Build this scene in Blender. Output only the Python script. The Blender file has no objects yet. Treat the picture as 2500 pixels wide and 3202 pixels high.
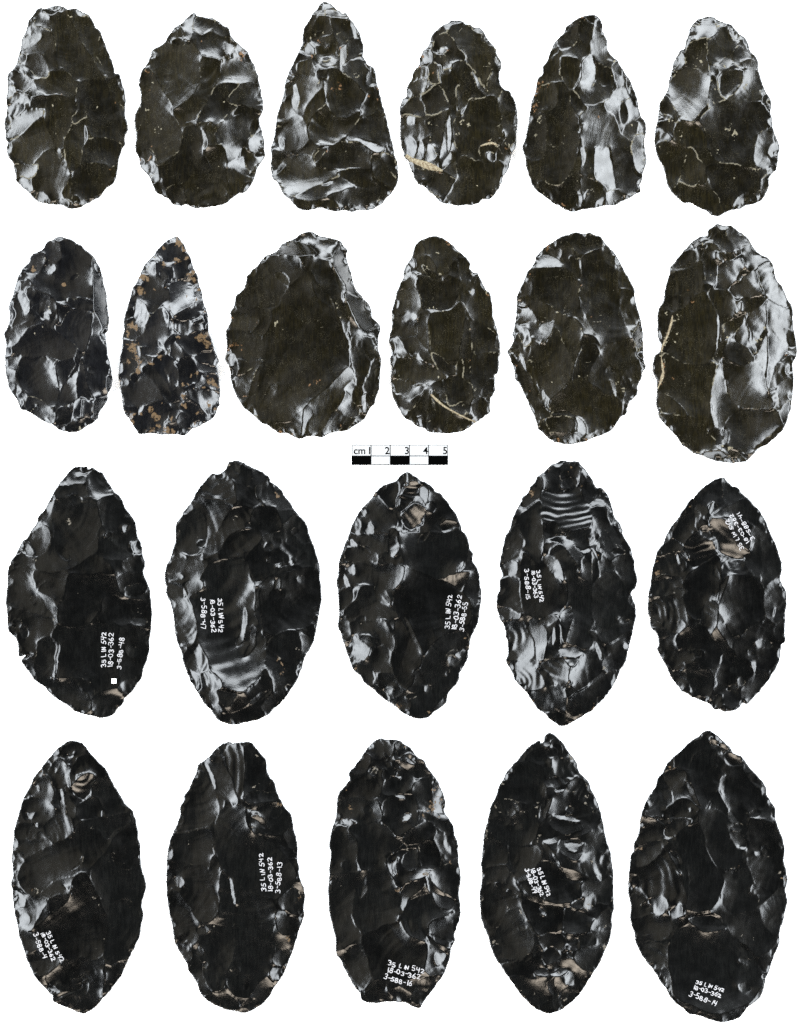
import bpy, math, random
import numpy as np

scene = bpy.context.scene
R = math.radians

# ---------------------------------------------------------------------------
# scale: the bar in the picture gives 60.07 photograph pixels to the centimetre
# ---------------------------------------------------------------------------
M = 0.01 / 60.07            # metres per photograph pixel
PW, PH = 2500.0, 3202.0
Z_EDGE = 0.005              # height of the stones' edges above the sheet

# ------------------------------------------------------------------ camera
CAM_H = 3.0
cam_data = bpy.data.cameras.new('camera')
cam = bpy.data.objects.new('camera', cam_data)
scene.collection.objects.link(cam)
cam.location = (0.0, 0.0, Z_EDGE + CAM_H)
cam.rotation_euler = (0.0, 0.0, 0.0)
cam_data.sensor_fit = 'HORIZONTAL'
cam_data.angle = 2 * math.atan(PW * M / 2 / CAM_H)
cam_data.clip_start, cam_data.clip_end = 0.05, 50.0
scene.camera = cam

# ------------------------------------------------------------------ world (dim studio)
world = bpy.data.worlds.new('World')
scene.world = world
world.use_nodes = True
wb = world.node_tree.nodes['Background']
wb.inputs['Color'].default_value = (0.9, 0.95, 1.0, 1)
wb.inputs['Strength'].default_value = 0.06

# ------------------------------------------------------------------ four soft boxes round the copy stand
def soft_box(name, az, zen, dist, w, h, radiance, color):
    d = bpy.data.lights.new(name, 'AREA')
    d.shape = 'RECTANGLE'
    d.size, d.size_y = w, h
    d.energy = radiance * w * h * math.pi
    d.color = color
    o = bpy.data.objects.new(name, d)
    scene.collection.objects.link(o)
    a, z = R(az), R(zen)
    p = np.array([math.sin(z) * math.cos(a), math.sin(z) * math.sin(a), math.cos(z)]) * dist
    o.location = p
    o.rotation_euler = (z, 0, a + math.pi / 2)
    return o
COOL = (0.90, 0.955, 1.0)
WARM = (1.0, 0.87, 0.72)
soft_box('soft_box_east', 0, 46, 2.2, 2.6, 0.74, 21.0, COOL)
soft_box('soft_box_north', 90, 46, 2.2, 2.4, 0.74, 21.0, COOL)
soft_box('soft_box_west', 180, 46, 2.2, 2.6, 0.74, 21.0, COOL)
soft_box('soft_box_south', 270, 46, 2.2, 0.8, 0.80, 15.0, WARM)

# three dim overhead fills, added so the flatter dark facets differ in tone
soft_box('added_fill_west', 165, 21, 2.6, 1.5, 0.95, 0.65, (1.0, 0.90, 0.70))
soft_box('added_fill_north', 62, 24, 2.8, 1.1, 0.70, 0.5, (0.95, 0.98, 1.0))

soft_box('added_fill_east', -12, 26, 2.8, 1.1, 0.60, 0.45, (1.0, 0.92, 0.76))
scene.cycles.use_denoising = False

# ------------------------------------------------------------------ exposure
vs = scene.view_settings
vs.view_transform = 'Standard'
vs.look = 'None'
vs.exposure = 0.0
vs.gamma = 1.0
vs.use_curve_mapping = False

# ---------------------------------------------------------------------------
# Every biface: crop origin and unit (source pixels), outline, flake scars.
# A scar line reads  FACING+TILT [options] : outline of the scar.
#   c = concavity (deg), r = ripple strength (deg), w = ripple spacing, k = dusty ridge
#   o = where the blow struck.  '+c' / '+o' lines are cream / ochre mineral residue spots x,y,r.
# ---------------------------------------------------------------------------
PIECES = []
def P(**k): PIECES.append(k)

P(fam='brown', x0=0, y0=0, u=3.1136, label='olive biface with a black hollow at its centre and whitish scars along its left edge',
 outline='''59,6 64,7.5 68,10 73,9 79,10 83,13 88,14.5 91.5,18 93.5,22.5 96,28 101,32 102.5,37.5 106,45 109,53 112.5,62 115,70 115.5,74 120,75.5 121.5,80 123,87 125,91 126,100 125.5,108 125,116 127,122 128.5,130 126,136 125,141 125.5,145 122,151 119.5,159 119,166 117.5,174 114.5,183 111,186.5 106,190 101,197 93,201.5 86,205 80,209 70,210 62,206 50,205 38,202 33,197.5 28,193 23,188 16,182 16,177 14,170 13.5,164 10,160 7,154 6.5,148 8,144 5.5,140 4.8,133 4.5,124 6,115 7,106 6.2,100 7.5,92 7.2,83 8.5,74 13,70.5 16.5,64 18,58 21,50 21.5,41 24,36 27,29 28.5,23 33,16 39,9 46,9 53,7''',
 scars='''N28 : 39,9 59,6 68,10 66,14 50,16 43,14
NW12 k1 : 34,16 42,13 49,17 51,33 40,30 31,27
W16 : 27,28 34,18 33,28 31,34 25,34
E3 : 50,17 68,11 78,35 90,55 106,82 80,82 64,70 53,50 51,30
E34 : 68,11 79,10 92,19 101,32 98,50 99,60 106,80 92,58 84,43 78,32
E40 r4 : 101,34 106,45 115,72 120,76 112,80 107,78 100,62 99,48
W8 : 31,27 51,33 56,52 46,52 42,58 30,55 24,44 30,34
W18 r5 : 21,40 30,35 42,34 43,40 34,46 22,50
W10 : 20,60 30,56 43,56 49,70 48,78 38,79 30,70
W24 : 17,58 22,54 27,57 26,62 18,64
W22 c14 : 18,70 24,69 27,74 22,76
W32 : 9,74 14,71 25,75 33,82 28,92 22,90 11,86
W22 : 8,84 16,88 17,94 9,94
W15 r6 : 7,94 24,94 31,100 30,104 18,106 7,104
W20 r7 : 7,106 18,104 26,108 24,113 18,118 7,118
W21 c16 k1 : 5,119 18,117 24,112 38,110 44,116 18,137 8,140 5,130
SW9 : 44,117 48,130 56,149 46,152 40,160 34,165 18,160 9,150 9,143 18,138
S4 : 44,116 50,96 66,96 77,103 73,108 78,118 72,130 65,138 64,150 56,149 48,130
N4 k.7 : 48,78 50,73 64,72 75,80 80,83 77,102 66,98 50,96 44,96 33,83 40,80
SW7 : 56,150 71,174 66,190 63,199 52,204 34,196 33,178 38,168 34,165 44,152
W19 c4 : 56,150 60,152 71,174 67,172 60,160
W21 : 17,182 22,178 32,180 32,196 23,188
SW22 : 34,198 40,192 46,196 50,204 38,202
W12 k1 : 14,164 34,165 38,169 33,178 22,177 14,170
E36 c3 k.9 : 74,124 88,119 90,130 85,150 81,166 71,173 67,160 65,143
W21 c4 : 83,130 87,126 88,140 85,148
E10 r8 w5 k1 : 77,104 85,105 87,117 82,121 74,125 73,118 78,112
E8 : 80,83 106,82 112,95 124,130 121,143 105,139 92,138 90,122 87,116 85,105 77,103
E10 k.6 : 88,140 105,139 121,145 119,160 110,170 103,164 82,165 84,150
SE9 : 72,175 82,166 103,164 110,172 110,186 100,197 74,201 72,190
S10 : 72,176 71,190 74,203 63,199 66,188
S28 k1 : 50,205 58,200 64,199 74,206 70,210 60,207
SE26 : 75,204 90,200 102,195 108,188 100,199 86,206
E38 : 108,85 120,78 125,100 126,120 122,120 112,95
+o 117,102,2 79,207,4 83,193,1.5 62,97,1.5 66,57,2 114,66,2 110,172,1.5
+c 70,17,3 56,134,2 53,107,2 71,21,1.5 86,43,1.5 98,108,2 28,25,3''')

P(fam='brown', x0=410, y0=0, u=3.1136, label='biface with a bright striped facet at its top and pale satin facets down its right',
 outline='''63,13 66,15.5 71,17 76,18.5 82,19 88,22 93,26 97,28 99.5,33 100.5,37 105,42 110,46 115,50 118,55 120,60 123,65 125,71 127.5,77 128,83 130,90 131,97 132.5,105 132,112 128.5,119 129,125 131,130 132,136 134,142 133.5,150 134,157 131,162 127.5,168 125,174 123,180 120,186 114,193 107,195 100,200 94,205 86,207 78,208 70,209 63,209 55,205 50,207 42,205 37,200 32,197 26,194 23,189 21,184 18,177 13,172 9,166 8,160 5,153 4.2,146 5.5,137 4,128 3.5,121 4,115 8,108 10,100 9.5,92 7.5,85 9,77 12,70 16,65 19,58 21,51 26,48 34,43 37,37 40,33 43,29 48,26 52,23 55,19 60,14''',
 scars='''NW7 : 36,43 46,46 58,45 62,44 70,56 76,59 90,62 80,74 70,85 60,98 50,106 42,112 36,100 28,82 22,75 18,66 22,52
N20 r5 w6 : 46,28 52,24 60,14 66,16 65,23 62,32 59,40 55,42 47,38
W32 : 47,28 49,27 52,38 47,38
NW14 : 36,42 44,29 47,38 46,42 40,44
S35 k1 : 40,44 47,40 56,41 60,41 58,45 46,46
N10 k.8 : 66,16 80,19 83,27 76,33 70,36 62,31
NE32 : 80,19 92,26 99,34 92,38 84,32 82,24
NE9 k.6 : 62,31 70,36 82,32 92,38 100,38 104,44 96,56 92,60 78,58 70,55 61,42
NE20 : 94,44 102,44 104,49 99,56 95,56
E24 r10 w5 : 103,43 110,46 118,56 112,58 104,60 99,58 103,50
S7 r10 w7 o60,60 : 70,57 92,62 86,80 76,100 66,120 60,122 52,122 42,113 60,98 70,80
NE12 : 92,62 100,60 120,60 126,72 128,82 100,86 90,85 86,86
E17 c2 : 108,85 128,86 131,98 132,105 108,107 97,100
E10 k.8 : 86,86 108,85 97,100 106,108 100,112 86,127 80,123 66,122 76,104
S30 : 106,108 115,107 131,112 130,115 104,116
E18 c6 : 104,116 130,115 128,122 130,136 124,150 113,148 109,158 104,168 95,168 94,150 84,147 86,132
E24 : 118,140 131,130 134,142 128,148 120,152
E34 : 119,124 128,119 129,126 120,136
N8 : 112,148 120,153 132,158 124,176 120,180 109,160
E22 r4 : 104,160 112,158 118,172 122,181 114,177 98,172 94,168
E10 : 94,169 114,177 122,181 118,190 107,195 96,203 94,190
W6 k.7 : 17,67 22,74 28,84 35,98 40,106 41,115 48,124 51,135 48,150 42,158 28,166 24,158 20,150 6,150 4,130 8,110 10,92 8,84
W30 r6 : 5,150 18,152 23,162 12,168
W20 r9 w6 : 9,168 22,163 30,178 22,185
S6 : 52,135 55,128 64,126 70,132 74,142 72,150 74,160 80,172 62,176 52,184 34,188 28,170 44,158 50,148
E10 r10 w6 : 70,131 80,126 84,135 83,148 77,148 75,138
W22 c12 : 70,131 75,136 77,146 75,152 72,146
S5 r9 w7 : 77,149 94,150 94,204 70,208 54,203 52,190 54,184 62,176 80,172 75,158
S30 : 36,189 52,186 54,203 44,205 36,199
+o 18,92,2 20,147,2 9,161,4 112,55,4 70,41,1.5 40,53,1.5 17,74,4 20,160,3
+c 17,104,1.5 16,111,3 27,130,4 25,133,2 22,178,4 93,103,3 88,167,1.5 22,84,3 48,207,2''')

P(fam='brown', x0=840, y0=0, u=3.1136, label='pear-shaped biface with a narrow notched tip and wide squared base',
 outline='''55,2 60,3 64,6 67,9 71,11.5 74,14 77,13.5 79,16 81,19 84,22 87,27 90,31 92,34 93,40 95,46 95,53 94,57 97,61 99,65 104,68 107,72 108,79 109,86 111,93 113,101 115,109 117,115 119,123 121,132 123,140 125,148 126,156 129,163 130,172 130,180 128,187 124,193 118,199 113,205 106,209 98,211 91,211 83,213 76,211 67,213 60,211 52,209 46,210 38,212 31,210 26,206 22,201 16,197 13,191 9,184 5,180 3,176 2,169 2,163 3,157 2,150 4,142 6,135 7,127 8,118 11,108 13,102 15,94 16,87 17,81 20,74 22,69 25,62 29,55 31,50 33,46 34,39 35,31 36,28 40,22 44,15 49,9 52,4''',
 scars='''N20 : 52,4 56,2 66,8 64,12 57,10 52,8
N24 r8 w5 k.8 : 57,10 66,9 76,15 80,19 74,21 64,19 56,17
NW9 : 37,28 48,11 56,11 54,18 48,22 42,32 36,38
S4 : 49,18 56,17 66,22 68,40 69,52 58,54 48,54 38,44 40,35 44,28
S38 : 41,33 50,33 53,36 40,38
E13 r9 w7 : 62,20 78,20 83,32 82,40 76,46 71,50 68,40
E24 : 82,22 88,30 89,38 86,38 83,30
E12 : 82,39 92,40 95,50 93,58 80,64 72,70 71,52 76,47
E20 r5 : 72,50 78,48 79,60 72,66
W20 r12 w6 : 38,43 46,48 46,56 38,56 35,52
N14 k.8 : 46,56 60,53 68,55 70,60 64,67 52,66
N22 : 53,57 60,56 62,60 55,62
W34 : 24,67 30,54 42,58 44,62 30,64
W5 : 30,63 42,61 47,70 47,77 30,74
W16 c14 : 22,78 30,74 47,77 55,84 54,90 40,104 32,118 27,116 22,105 24,92
W22 : 23,88 28,86 31,98 28,108 22,106
W38 : 16,82 20,76 24,90 22,96 15,98
SW6 r5 : 40,104 55,88 57,104 50,112 40,120 34,120
W14 r6 : 12,104 22,98 22,108 25,114 15,118 9,120
S4 c18 r8 w7 o80,85 k.8 : 58,104 64,115 76,118 92,112 90,120 80,132 66,144 48,144 40,138 38,128 44,116 54,108
S3 c13 : 48,78 58,80 60,70 74,72 86,80 96,92 96,100 90,112 74,120 64,116 58,105 57,86
W12 : 25,114 34,120 38,128 40,142 30,150 12,152 4,148 7,137 14,130
W24 : 9,140 14,140 16,148 10,150
NE8 : 72,71 82,62 96,60 100,68 104,74 105,86 96,92 86,82
E17 : 97,74 103,72 105,80 100,86
E32 : 105,70 108,80 112,100 118,118 110,110 106,100 104,88
E8 r10 w6 c14 : 100,90 104,88 107,102 106,112 100,120 95,120 92,110 96,100
N10 : 92,120 106,116 108,110 116,118 120,132 118,146 114,154 104,152 90,144 76,140 86,126
N20 c10 : 88,140 104,144 116,150 110,155 100,150
E36 : 116,116 122,132 126,156 118,146
S8 c14 k.8 : 46,152 62,146 74,142 92,146 106,156 100,168 84,172 70,170 54,168 46,160
SW14 : 45,160 50,152 58,148 54,158 48,163
NW13 c14 k.6 : 8,164 16,160 28,155 42,156 48,166 54,170 70,172 68,178 58,182 42,190 24,198 14,192 6,180 4,174
NW24 : 7,168 15,164 18,168 10,175
W36 : 3,158 8,162 7,170 2,166
E9 r6 : 102,160 112,155 122,170 129,180 124,190 108,180 104,170
E38 k.8 : 113,155 126,158 130,172 129,180 120,168
N13 c8 k.6 : 42,190 58,182 72,178 84,184 90,188 72,192 58,198 44,202 26,198
N21 : 52,186 60,182 64,184 58,188
S7 : 70,172 100,168 104,180 108,184 92,190 84,184 72,178
S12 : 58,198 72,192 90,188 110,196 108,202 88,206 70,205
SE22 : 110,202 120,196 117,202 111,206
S30 : 26,200 46,202 58,200 70,207 60,210 40,208 28,206
S24 : 70,207 86,206 104,206 98,210 76,210
+o 50,41,3 70,88,4 65,89,2 99,96,2 109,101,2.5 97,67,2.5 44,58,2.5 74,50,2 109,90,2 60,152,2
+c 53,34,3 88,78,4 56,80,2 42,38,3 55,35,2 66,67,2 50,82,2''')

P(fam='brown', x0=1240, y0=0, u=3.1136, streak=[('9,156 16,161 24,164 32,167 40,170 46,172',(4,6,6.5,6.5,5,2),2.5),('84,147 90,145 95,144 101,146',(1,3,3.4,1.4),1.5)], label='biface with a thick cream cortex streak across its lower left and a notched right side',
 outline='''55,21 60,21.5 66,22 69,25 74,25.5 78,28 82,28 86,31 88,34 91,39 94,43 97,47 99.5,50 100,54 102,58 105,63 105,68 103,74 103,81 105,87 108,90 113,92 116,97 119,103 120,110 121,118 121,126 120,133 120,141 119,148 115,156 114,162 111,172 107,178 104,186 100,193 93,200 86,200 82,204 74,206 66,206 60,207 54,205 46,204 40,199 33,193 27,187 22,185 18,180 16,174 13,166 12,162 8,158 7,152 5,147 4,138 3.5,128 3.5,118 3,112 4,105 6,100 10,97 10,90 12,85 15,80 16,74 20,69 23,65 23,59 25,54 28,50 32,46 34,39 37,34 42,29 46,26 51,24''',
 scars='''N20 c4 : 46,26 55,22 66,22 62,24 52,27
NE3 k.8 : 51,27 66,23 80,28 90,38 100,52 99,62 92,76 90,90 80,80 70,66 69,58 60,46 51,34
E36 k.6 : 99,51 105,64 103,80 106,96 94,99 90,92 92,78 98,66
NE20 : 100,58 105,64 104,72 101,66
W10 : 36,36 46,27 51,34 42,36 36,46
W5 k1 : 42,36 51,34 60,46 69,58 66,62 56,64 48,56 40,54 34,48
W24 r12 w5 : 41,50 49,49 50,53 44,55
W20 r10 w6 : 24,55 34,48 36,60 30,66 24,66
W12 k1 : 36,60 42,55 47,62 56,64 54,70 44,70 40,65
SE6 k1 : 56,64 68,62 80,76 92,98 80,99 70,92 60,84 55,72
E17 : 74,72 80,78 93,98 88,96 80,88
W8 k1 : 30,68 36,63 43,70 44,80 40,84 33,84 31,76
W23 : 28,70 31,68 32,78 28,76
E22 : 42,66 46,72 45,84 42,82
W14 r8 : 16,76 24,68 30,70 28,78 20,82
W12 k.8 : 11,90 18,82 30,78 32,84 28,92 16,98 12,96
E22 : 31,80 33,84 28,92 30,84
W22 : 11,90 16,92 18,97 12,95
E5 : 54,70 62,84 60,110 58,130 54,150 48,168 42,165 46,130 50,112 46,90 44,82 46,72
W4 k1 : 28,94 38,86 45,90 51,102 50,110 30,116 28,108 24,98
NW8 k1 : 5,104 12,98 24,100 29,112 28,118 16,115 4,116
W26 : 5,102 10,97 12,100 6,106
E9 k1 : 60,88 64,88 77,96 70,104 62,112 60,104
S20 : 70,104 78,97 80,99 72,108 66,115 64,112
SE4 k.7 : 80,99 102,99 106,124 104,140 88,150 84,162 66,156 57,138 59,120 66,116 70,106
E9 : 102,99 108,92 120,108 121,126 118,148 110,146 106,126
E36 : 106,90 116,97 120,110 112,112 104,100
W12 r6 : 4,118 18,116 30,122 34,134 28,140 20,142 5,138
W22 r9 w6 : 10,118 18,117 18,126 10,124
W24 r8 w7 : 6,140 18,140 19,158 10,156
W22 r8 w7 : 20,148 26,142 28,158 20,160
W23 c10 : 30,146 37,146 40,156 34,162 27,160
W5 : 30,122 44,114 50,116 46,140 42,160 37,145 33,134
W20 c6 : 50,120 54,120 54,150 50,150
E24 r6 : 46,164 54,152 55,160 48,168
NW6 k.6 : 14,167 22,170 42,174 60,180 52,190 44,202 28,187 20,182
N10 k.8 : 46,170 58,162 60,180 48,174
S4 : 60,164 66,157 84,163 100,160 112,172 102,190 84,204 64,206 46,203 56,188 60,178
E20 : 112,160 114,170 104,186 100,192 104,178
S10 k1 : 84,148 100,146 98,160 88,165 84,158
+o 92,143,3 37,74,1.5 50,51,2 44,173,2 53,99,2 26,177,1.5 24,68,2 110,150,2 26,57,2
+c 62,135,4 66,122,4 72,126,3 95,144,4 100,146,3 110,140,2 113,146,2 81,186,1.8 33,125,3 11,158,3 15,161,4 20,163,4 25,165,4 30,166,4 35,168,4 40,170,4 44,172,2 80,81,2 90,92,2 34,139,2 76,193,1.5 37,54,3 66,60,2''')

P(fam='brown', x0=1620, y0=0, u=3.1136, vivid=True, label='teardrop biface, left half dark and streaked, right half gleaming white',
 outline='''71,16 76,16.5 80,18 83,23 84,28 84,32 87,37 89,42 89,50 93,56 99,61 101,65 104,69 108,75 112,80 115,87 118,94 119.5,101 121,109 123,116 127,122 128.5,130 127,138 127,147 128,154 129,161 127,168 125,174 124,181 122,186 122.5,192 118,195 111,199 104,202 97,206 86,207 78,209 68,210 60,212 54,213 47,211 41,207 34,204 29,200 24,196 19,193 15,188 12,182 10,175 8,168 7,160 5,153 4,148 7,141 8,135 10,126 11,117 12,108 14,100 17,92 18,85 20,79 24,76 25,68 29,61 31,55 34,48 37,43 41,38 45,35 47,29 53,24 60,19 66,17.5''',
 scars='''S38 : 67,18 76,16 80,18 78,22 74,24 68,20
E19 : 79,19 83,24 84,32 80,30 76,25
W8 r5 : 47,29 60,20 68,20 62,24 60,36 52,50 40,50 36,46 42,38
N6 : 62,22 74,24 82,32 84,38 74,40 72,54 64,61 62,76 56,88 48,82 42,72 44,52 54,48 60,38
E12 : 76,26 84,33 89,44 80,41 74,40
E15 k.7 : 73,41 88,41 90,54 86,66 76,60 73,50
W4 : 30,60 40,50 44,60 42,78 46,84 36,84 25,78 26,68
W14 r6 : 32,54 38,46 40,54 34,58
S5 k.6 : 44,58 62,62 60,80 54,90 46,84 42,74
E9 k.5 : 76,60 86,68 92,70 96,84 92,96 84,104 66,106 56,92 58,88 72,88 78,74
E22 c12 : 65,63 72,56 76,64 78,74 72,88 66,90 57,88 62,80
E26 r7 w8 o106,66 : 93,68 100,62 108,74 108,84 100,90 96,82
E26 : 108,75 115,86 119,98 112,92 108,84
E18 r5 k.8 : 92,97 108,86 110,98 106,101 96,98
E34 : 108,86 112,92 119,98 119,106 110,98
E22 c13 k.5 : 85,104 94,98 106,101 112,100 120,110 120,118 112,122 106,128 102,132 98,124 96,116 88,112
E36 : 102,108 106,104 110,112 108,124 102,120
N4 k1 : 50,94 56,92 64,104 62,114 58,116 52,104
W4 : 36,86 46,84 51,94 52,104 59,116 60,128 60,150 52,176 40,186 24,180 22,164 28,140 28,118 36,108 40,98
W9 r5 k.6 : 20,90 30,86 37,86 40,104 28,112 20,108
W6 : 16,118 28,116 28,140 24,160 10,160 7,146 12,128
E14 c8 : 61,116 72,110 86,112 96,118 104,134 112,140 114,154 98,150 90,146 86,150 80,170 62,176 64,150 60,132
SE18 : 60,126 64,124 62,134 60,132
E21 c5 : 62,150 66,148 68,156 66,166 63,164
E10 r4 w9 : 92,148 100,150 114,154 116,172 122,180 121,190 104,197 98,190 95,166
E21 c7 : 76,150 84,150 90,148 93,160 96,170 98,190 92,196 86,186 76,178
NE10 : 104,132 112,122 121,122 119,134 114,142 108,138
E20 : 121,124 128,130 127,134 120,134
E24 c4 k.9 : 119,136 127,134 127,148 129,160 124,174 117,168 114,154 114,142
SE16 : 88,194 98,190 108,196 104,200 92,204
W3 k.7 : 52,174 62,178 61,188 56,172
S8 r10 w8 : 20,182 40,186 52,176 62,188 58,196 54,205 40,206 24,196
E10 : 62,180 76,181 72,188 64,194 62,188
S24 : 59,196 64,196 63,208 59,207
SE30 r8 : 66,196 76,186 88,194 86,206 70,208 64,206
S22 : 78,203 86,199 85,206 80,207
W30 : 6,160 12,166 14,180 22,190 14,184
+o 20,85,5 18,94,4 17,109,4 81,119,2 65,19,3 30,88,3 46,206,3 55,27,3
+c 23,119,5 72,192,4 35,156,2 96,63,2 27,138,2 15,186,2 26,196,3 77,84,1 94,77,1.5 103,131,2 114,125,2''')

P(fam='brown', x0=2030, y0=0, u=3.1136, label='biface with a white-shining round scar at its top left and tan mineral crust spots',
 outline='''60,16.5 65,18 70,21 76,23 81,25 86,30 90,34 96,39 99,45 101,52 106,56 108.5,62 109,70 111,78 114,87 117,94 121,99 122,107 121.5,114 123,122 124,130 127,138 130,145 131,150 129,156 128.5,163 127,170 123,174 119.5,180 120,187 117,194 112,201 104,205 97,206 90,210 82,211 75,214 70,217 62,216 57,212 49,208 42,204 35,204 28,199 22,193 18,186 16,178 14.5,170 12,164 9,160 6.5,153 5,146 5,139 6,130 8,122 9,113 10,104 14,98 17,93 19,88 20,80 22,73 24,65 27,58 31,51 35,49 37,41 39,36 40,30 44,24 48,20 54,18''',
 scars='''N24 : 48,20 58,17 63,19 60,24 52,24
N20 c14 : 44,26 52,24 62,20 66,26 65,34 58,40 46,40 42,34
W22 : 39,34 43,26 43,36 40,44 36,47
NE5 : 64,18 80,25 88,34 90,44 84,54 72,62 62,66 58,60 58,44 66,36 67,26
E22 : 80,29 86,33 89,38 85,40 81,34
NE14 r7 : 88,44 96,40 104,58 103,64 96,60 90,50
N7 k.9 : 82,55 90,46 98,60 106,64 108,70 94,70 84,64
E12 r4 : 92,62 106,60 108,70 96,70
W5 k.8 : 40,44 48,40 58,40 58,60 60,74 62,90 48,70 36,68 35,54
NW19 c15 r3 w9 : 22,80 28,72 37,67 48,70 60,78 61,95 58,106 50,114 44,123 30,120 26,110 20,98 17,92
W20 : 26,62 32,52 35,56 34,66 24,72
W5 k1 : 10,104 17,97 24,108 30,118 27,124 18,120 10,112
W22 r10 w5 : 9,112 18,116 24,120 22,122 10,116
W6 : 8,124 20,120 27,126 26,140 20,142 7,130
W20 r14 w6 o4,128 : 6,131 10,129 22,138 20,143 10,142 5,140
S5 : 28,124 44,124 52,130 58,148 48,150 40,148 26,146 24,140
SW10 : 6,144 22,143 38,150 34,166 30,182 20,188 14,170 8,156
W7 k1 : 38,149 46,154 56,168 58,180 50,188 40,186 30,182 34,166
E6 k1 : 62,76 66,80 70,96 74,101 70,104 60,110 60,100
W6 c10 k.8 : 70,80 78,72 90,70 96,74 88,88 82,96 76,100 71,96
E11 k.6 : 94,71 108,71 113,86 115,94 110,101 90,104 76,101 84,94 92,84
E28 : 115,94 121,99 122,112 116,108 112,102
SE3 : 58,112 72,102 90,104 110,102 118,110 122,122 110,140 106,158 96,168 78,164 62,158 54,130 50,122
E12 : 108,136 124,130 128,142 118,152 122,164 110,168 104,160
E20 c8 : 120,146 128,142 130,150 124,158 118,154
S7 k.9 : 62,165 80,164 96,169 110,168 118,172 112,186 110,198 90,204 70,204 60,186 56,172
E30 r8 : 112,180 124,172 119,180 118,192 110,198
S9 k.5 : 22,192 40,188 60,188 70,204 62,212 48,206 30,199
S18 k.9 : 90,196 104,194 108,200 96,204 84,206
+o 32,52,1.5 57,109,1.5 48,129,1.5
+c 75,68,5 72,66,3 52,62,2.5 31,133,2.5 31,138,2.5 30,143,2 81,131,5 85,136,4 67,152,4 20,120,4 106,170,4 97,87,4 86,178,3 48,186,3 72,25,4 28,62,2 26,71,1.5 56,44,1.5 68,92,3 66,84,3 64,104,2 37,118,2 10,148,3''')

P(fam='blue', x0=0, y0=720, u=3.1136, label='blue-black biface with a straight grey scratched side face on its right',
 outline='''60,7 64,7.5 68,9 73,10.5 77,14 82,16 86,20 91,24 95,27 98,33 101,39 103,46 104,54 106,62 107,70 108,78 109,86 109,95 108.5,101 106,104 107,112 108,120 109,128 111,136 112,143 113,150 112,158 108.5,164 107.5,171 104,177 100,183 98,190 93,194 87,197 82,201 73,203 66,202 59,200 55,196 50,194 43,191 37,187 31,183 26,181 22,180 19,174 16,168 12,163 9,157 8,150 6,142 5.5,133 5,126 6.5,117 6,110 4.5,104 8,98 10,90 10,83 9.5,76 12,70 14,63 16,57 18,49 21,43 25,37 30,32 31,27 34,24 40,22 45,17 48,12 54,10''',
 scars='''NW6 : 45,18 50,11 60,8 62,16 63,28 54,32 46,28 44,24
N3 r3 w6 o62,0 : 60,8 74,11 92,25 94,40 95,55 94,66 80,68 68,70 56,72 48,60 40,52 36,44 44,30 54,32 63,28
W6 : 31,28 44,23 47,30 40,42 30,42 22,44
W14 r8 : 22,48 30,50 34,58 28,62 20,60
S4 r7 w5 : 28,58 38,60 54,70 40,76 30,72
W22 r6 : 17,64 24,62 30,70 32,80 26,84 20,74
W34 : 10,76 16,68 26,84 34,84 32,92 22,96 13,98
W26 : 10,76 14,80 16,86 12,96 9,94
E47 c2 k.4 : 94,26 101,39 105,56 108,78 109,95 106,102 96,88 94,70 95,50 94,40
E13 c3 : 94,82 106,103 107,112 109,128 113,150 108,165 97,169 90,158 86,140 85,125 92,105
E46 : 108,148 113,150 112,158 108,164
E46 c3 : 97,169 107,169 104,177 97,191 93,192 94,178
S5 : 68,70 80,69 94,72 94,80 84,80 72,76
W6 r10 w5 : 34,76 48,70 56,72 62,90 56,95 44,92 36,82
W21 : 42,83 50,82 53,84 46,86
W22 : 41,88 48,87 51,90 45,91
E8 r7 w4 : 56,72 60,76 72,78 66,92 62,96
W4 : 62,96 72,80 92,84 92,104 86,122 78,120 72,112 60,104 56,96
W12 : 6,104 14,98 28,92 36,88 30,100 22,112 10,122 6,112
S4 c4 : 22,108 30,98 44,96 58,102 72,112 78,120 76,130 64,132 50,128 30,128 18,124 10,122
NW17 r7 w6 : 8,128 18,126 22,130 18,142 8,142 6,136
W18 r6 w7 : 6,140 16,142 17,150 22,162 14,164 8,154
W4 c12 : 20,130 32,128 38,131 46,128 54,140 60,155 60,165 56,178 48,176 40,170 26,164 22,158 18,148
W20 c3 : 46,128 49,128 57,142 61,155 58,156 52,142
S14 : 58,132 76,130 70,145 62,158 56,142
W13 r4 : 62,158 70,150 79,142 79,168 62,178 56,181 59,170
S5 : 79,140 85,128 86,142 92,170 82,174 79,168
S17 c6 : 82,170 92,174 94,178 92,188 82,186
W24 r8 w6 : 70,176 80,169 83,174 82,188 76,188
S17 c8 : 55,184 70,178 74,182 72,192 66,198 60,200 55,194
SW18 r8 w5 : 18,168 24,162 29,168 26,180 20,174
SW10 k.7 : 29,168 40,170 54,180 50,182 38,178 27,182
S12 r8 : 27,182 40,178 55,183 54,195 42,190 32,185
S30 r8 : 68,196 76,190 90,188 93,193 84,200 74,203 65,201
+c 92,64,1.2 94,66,1.2 36,104,3 42,99,2 79,156,1 45,30,2 34,182,3 80,200,3 50,79,2 55,84,1.5 84,134,1
+o 34,38,3 65,55,2''')

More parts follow.
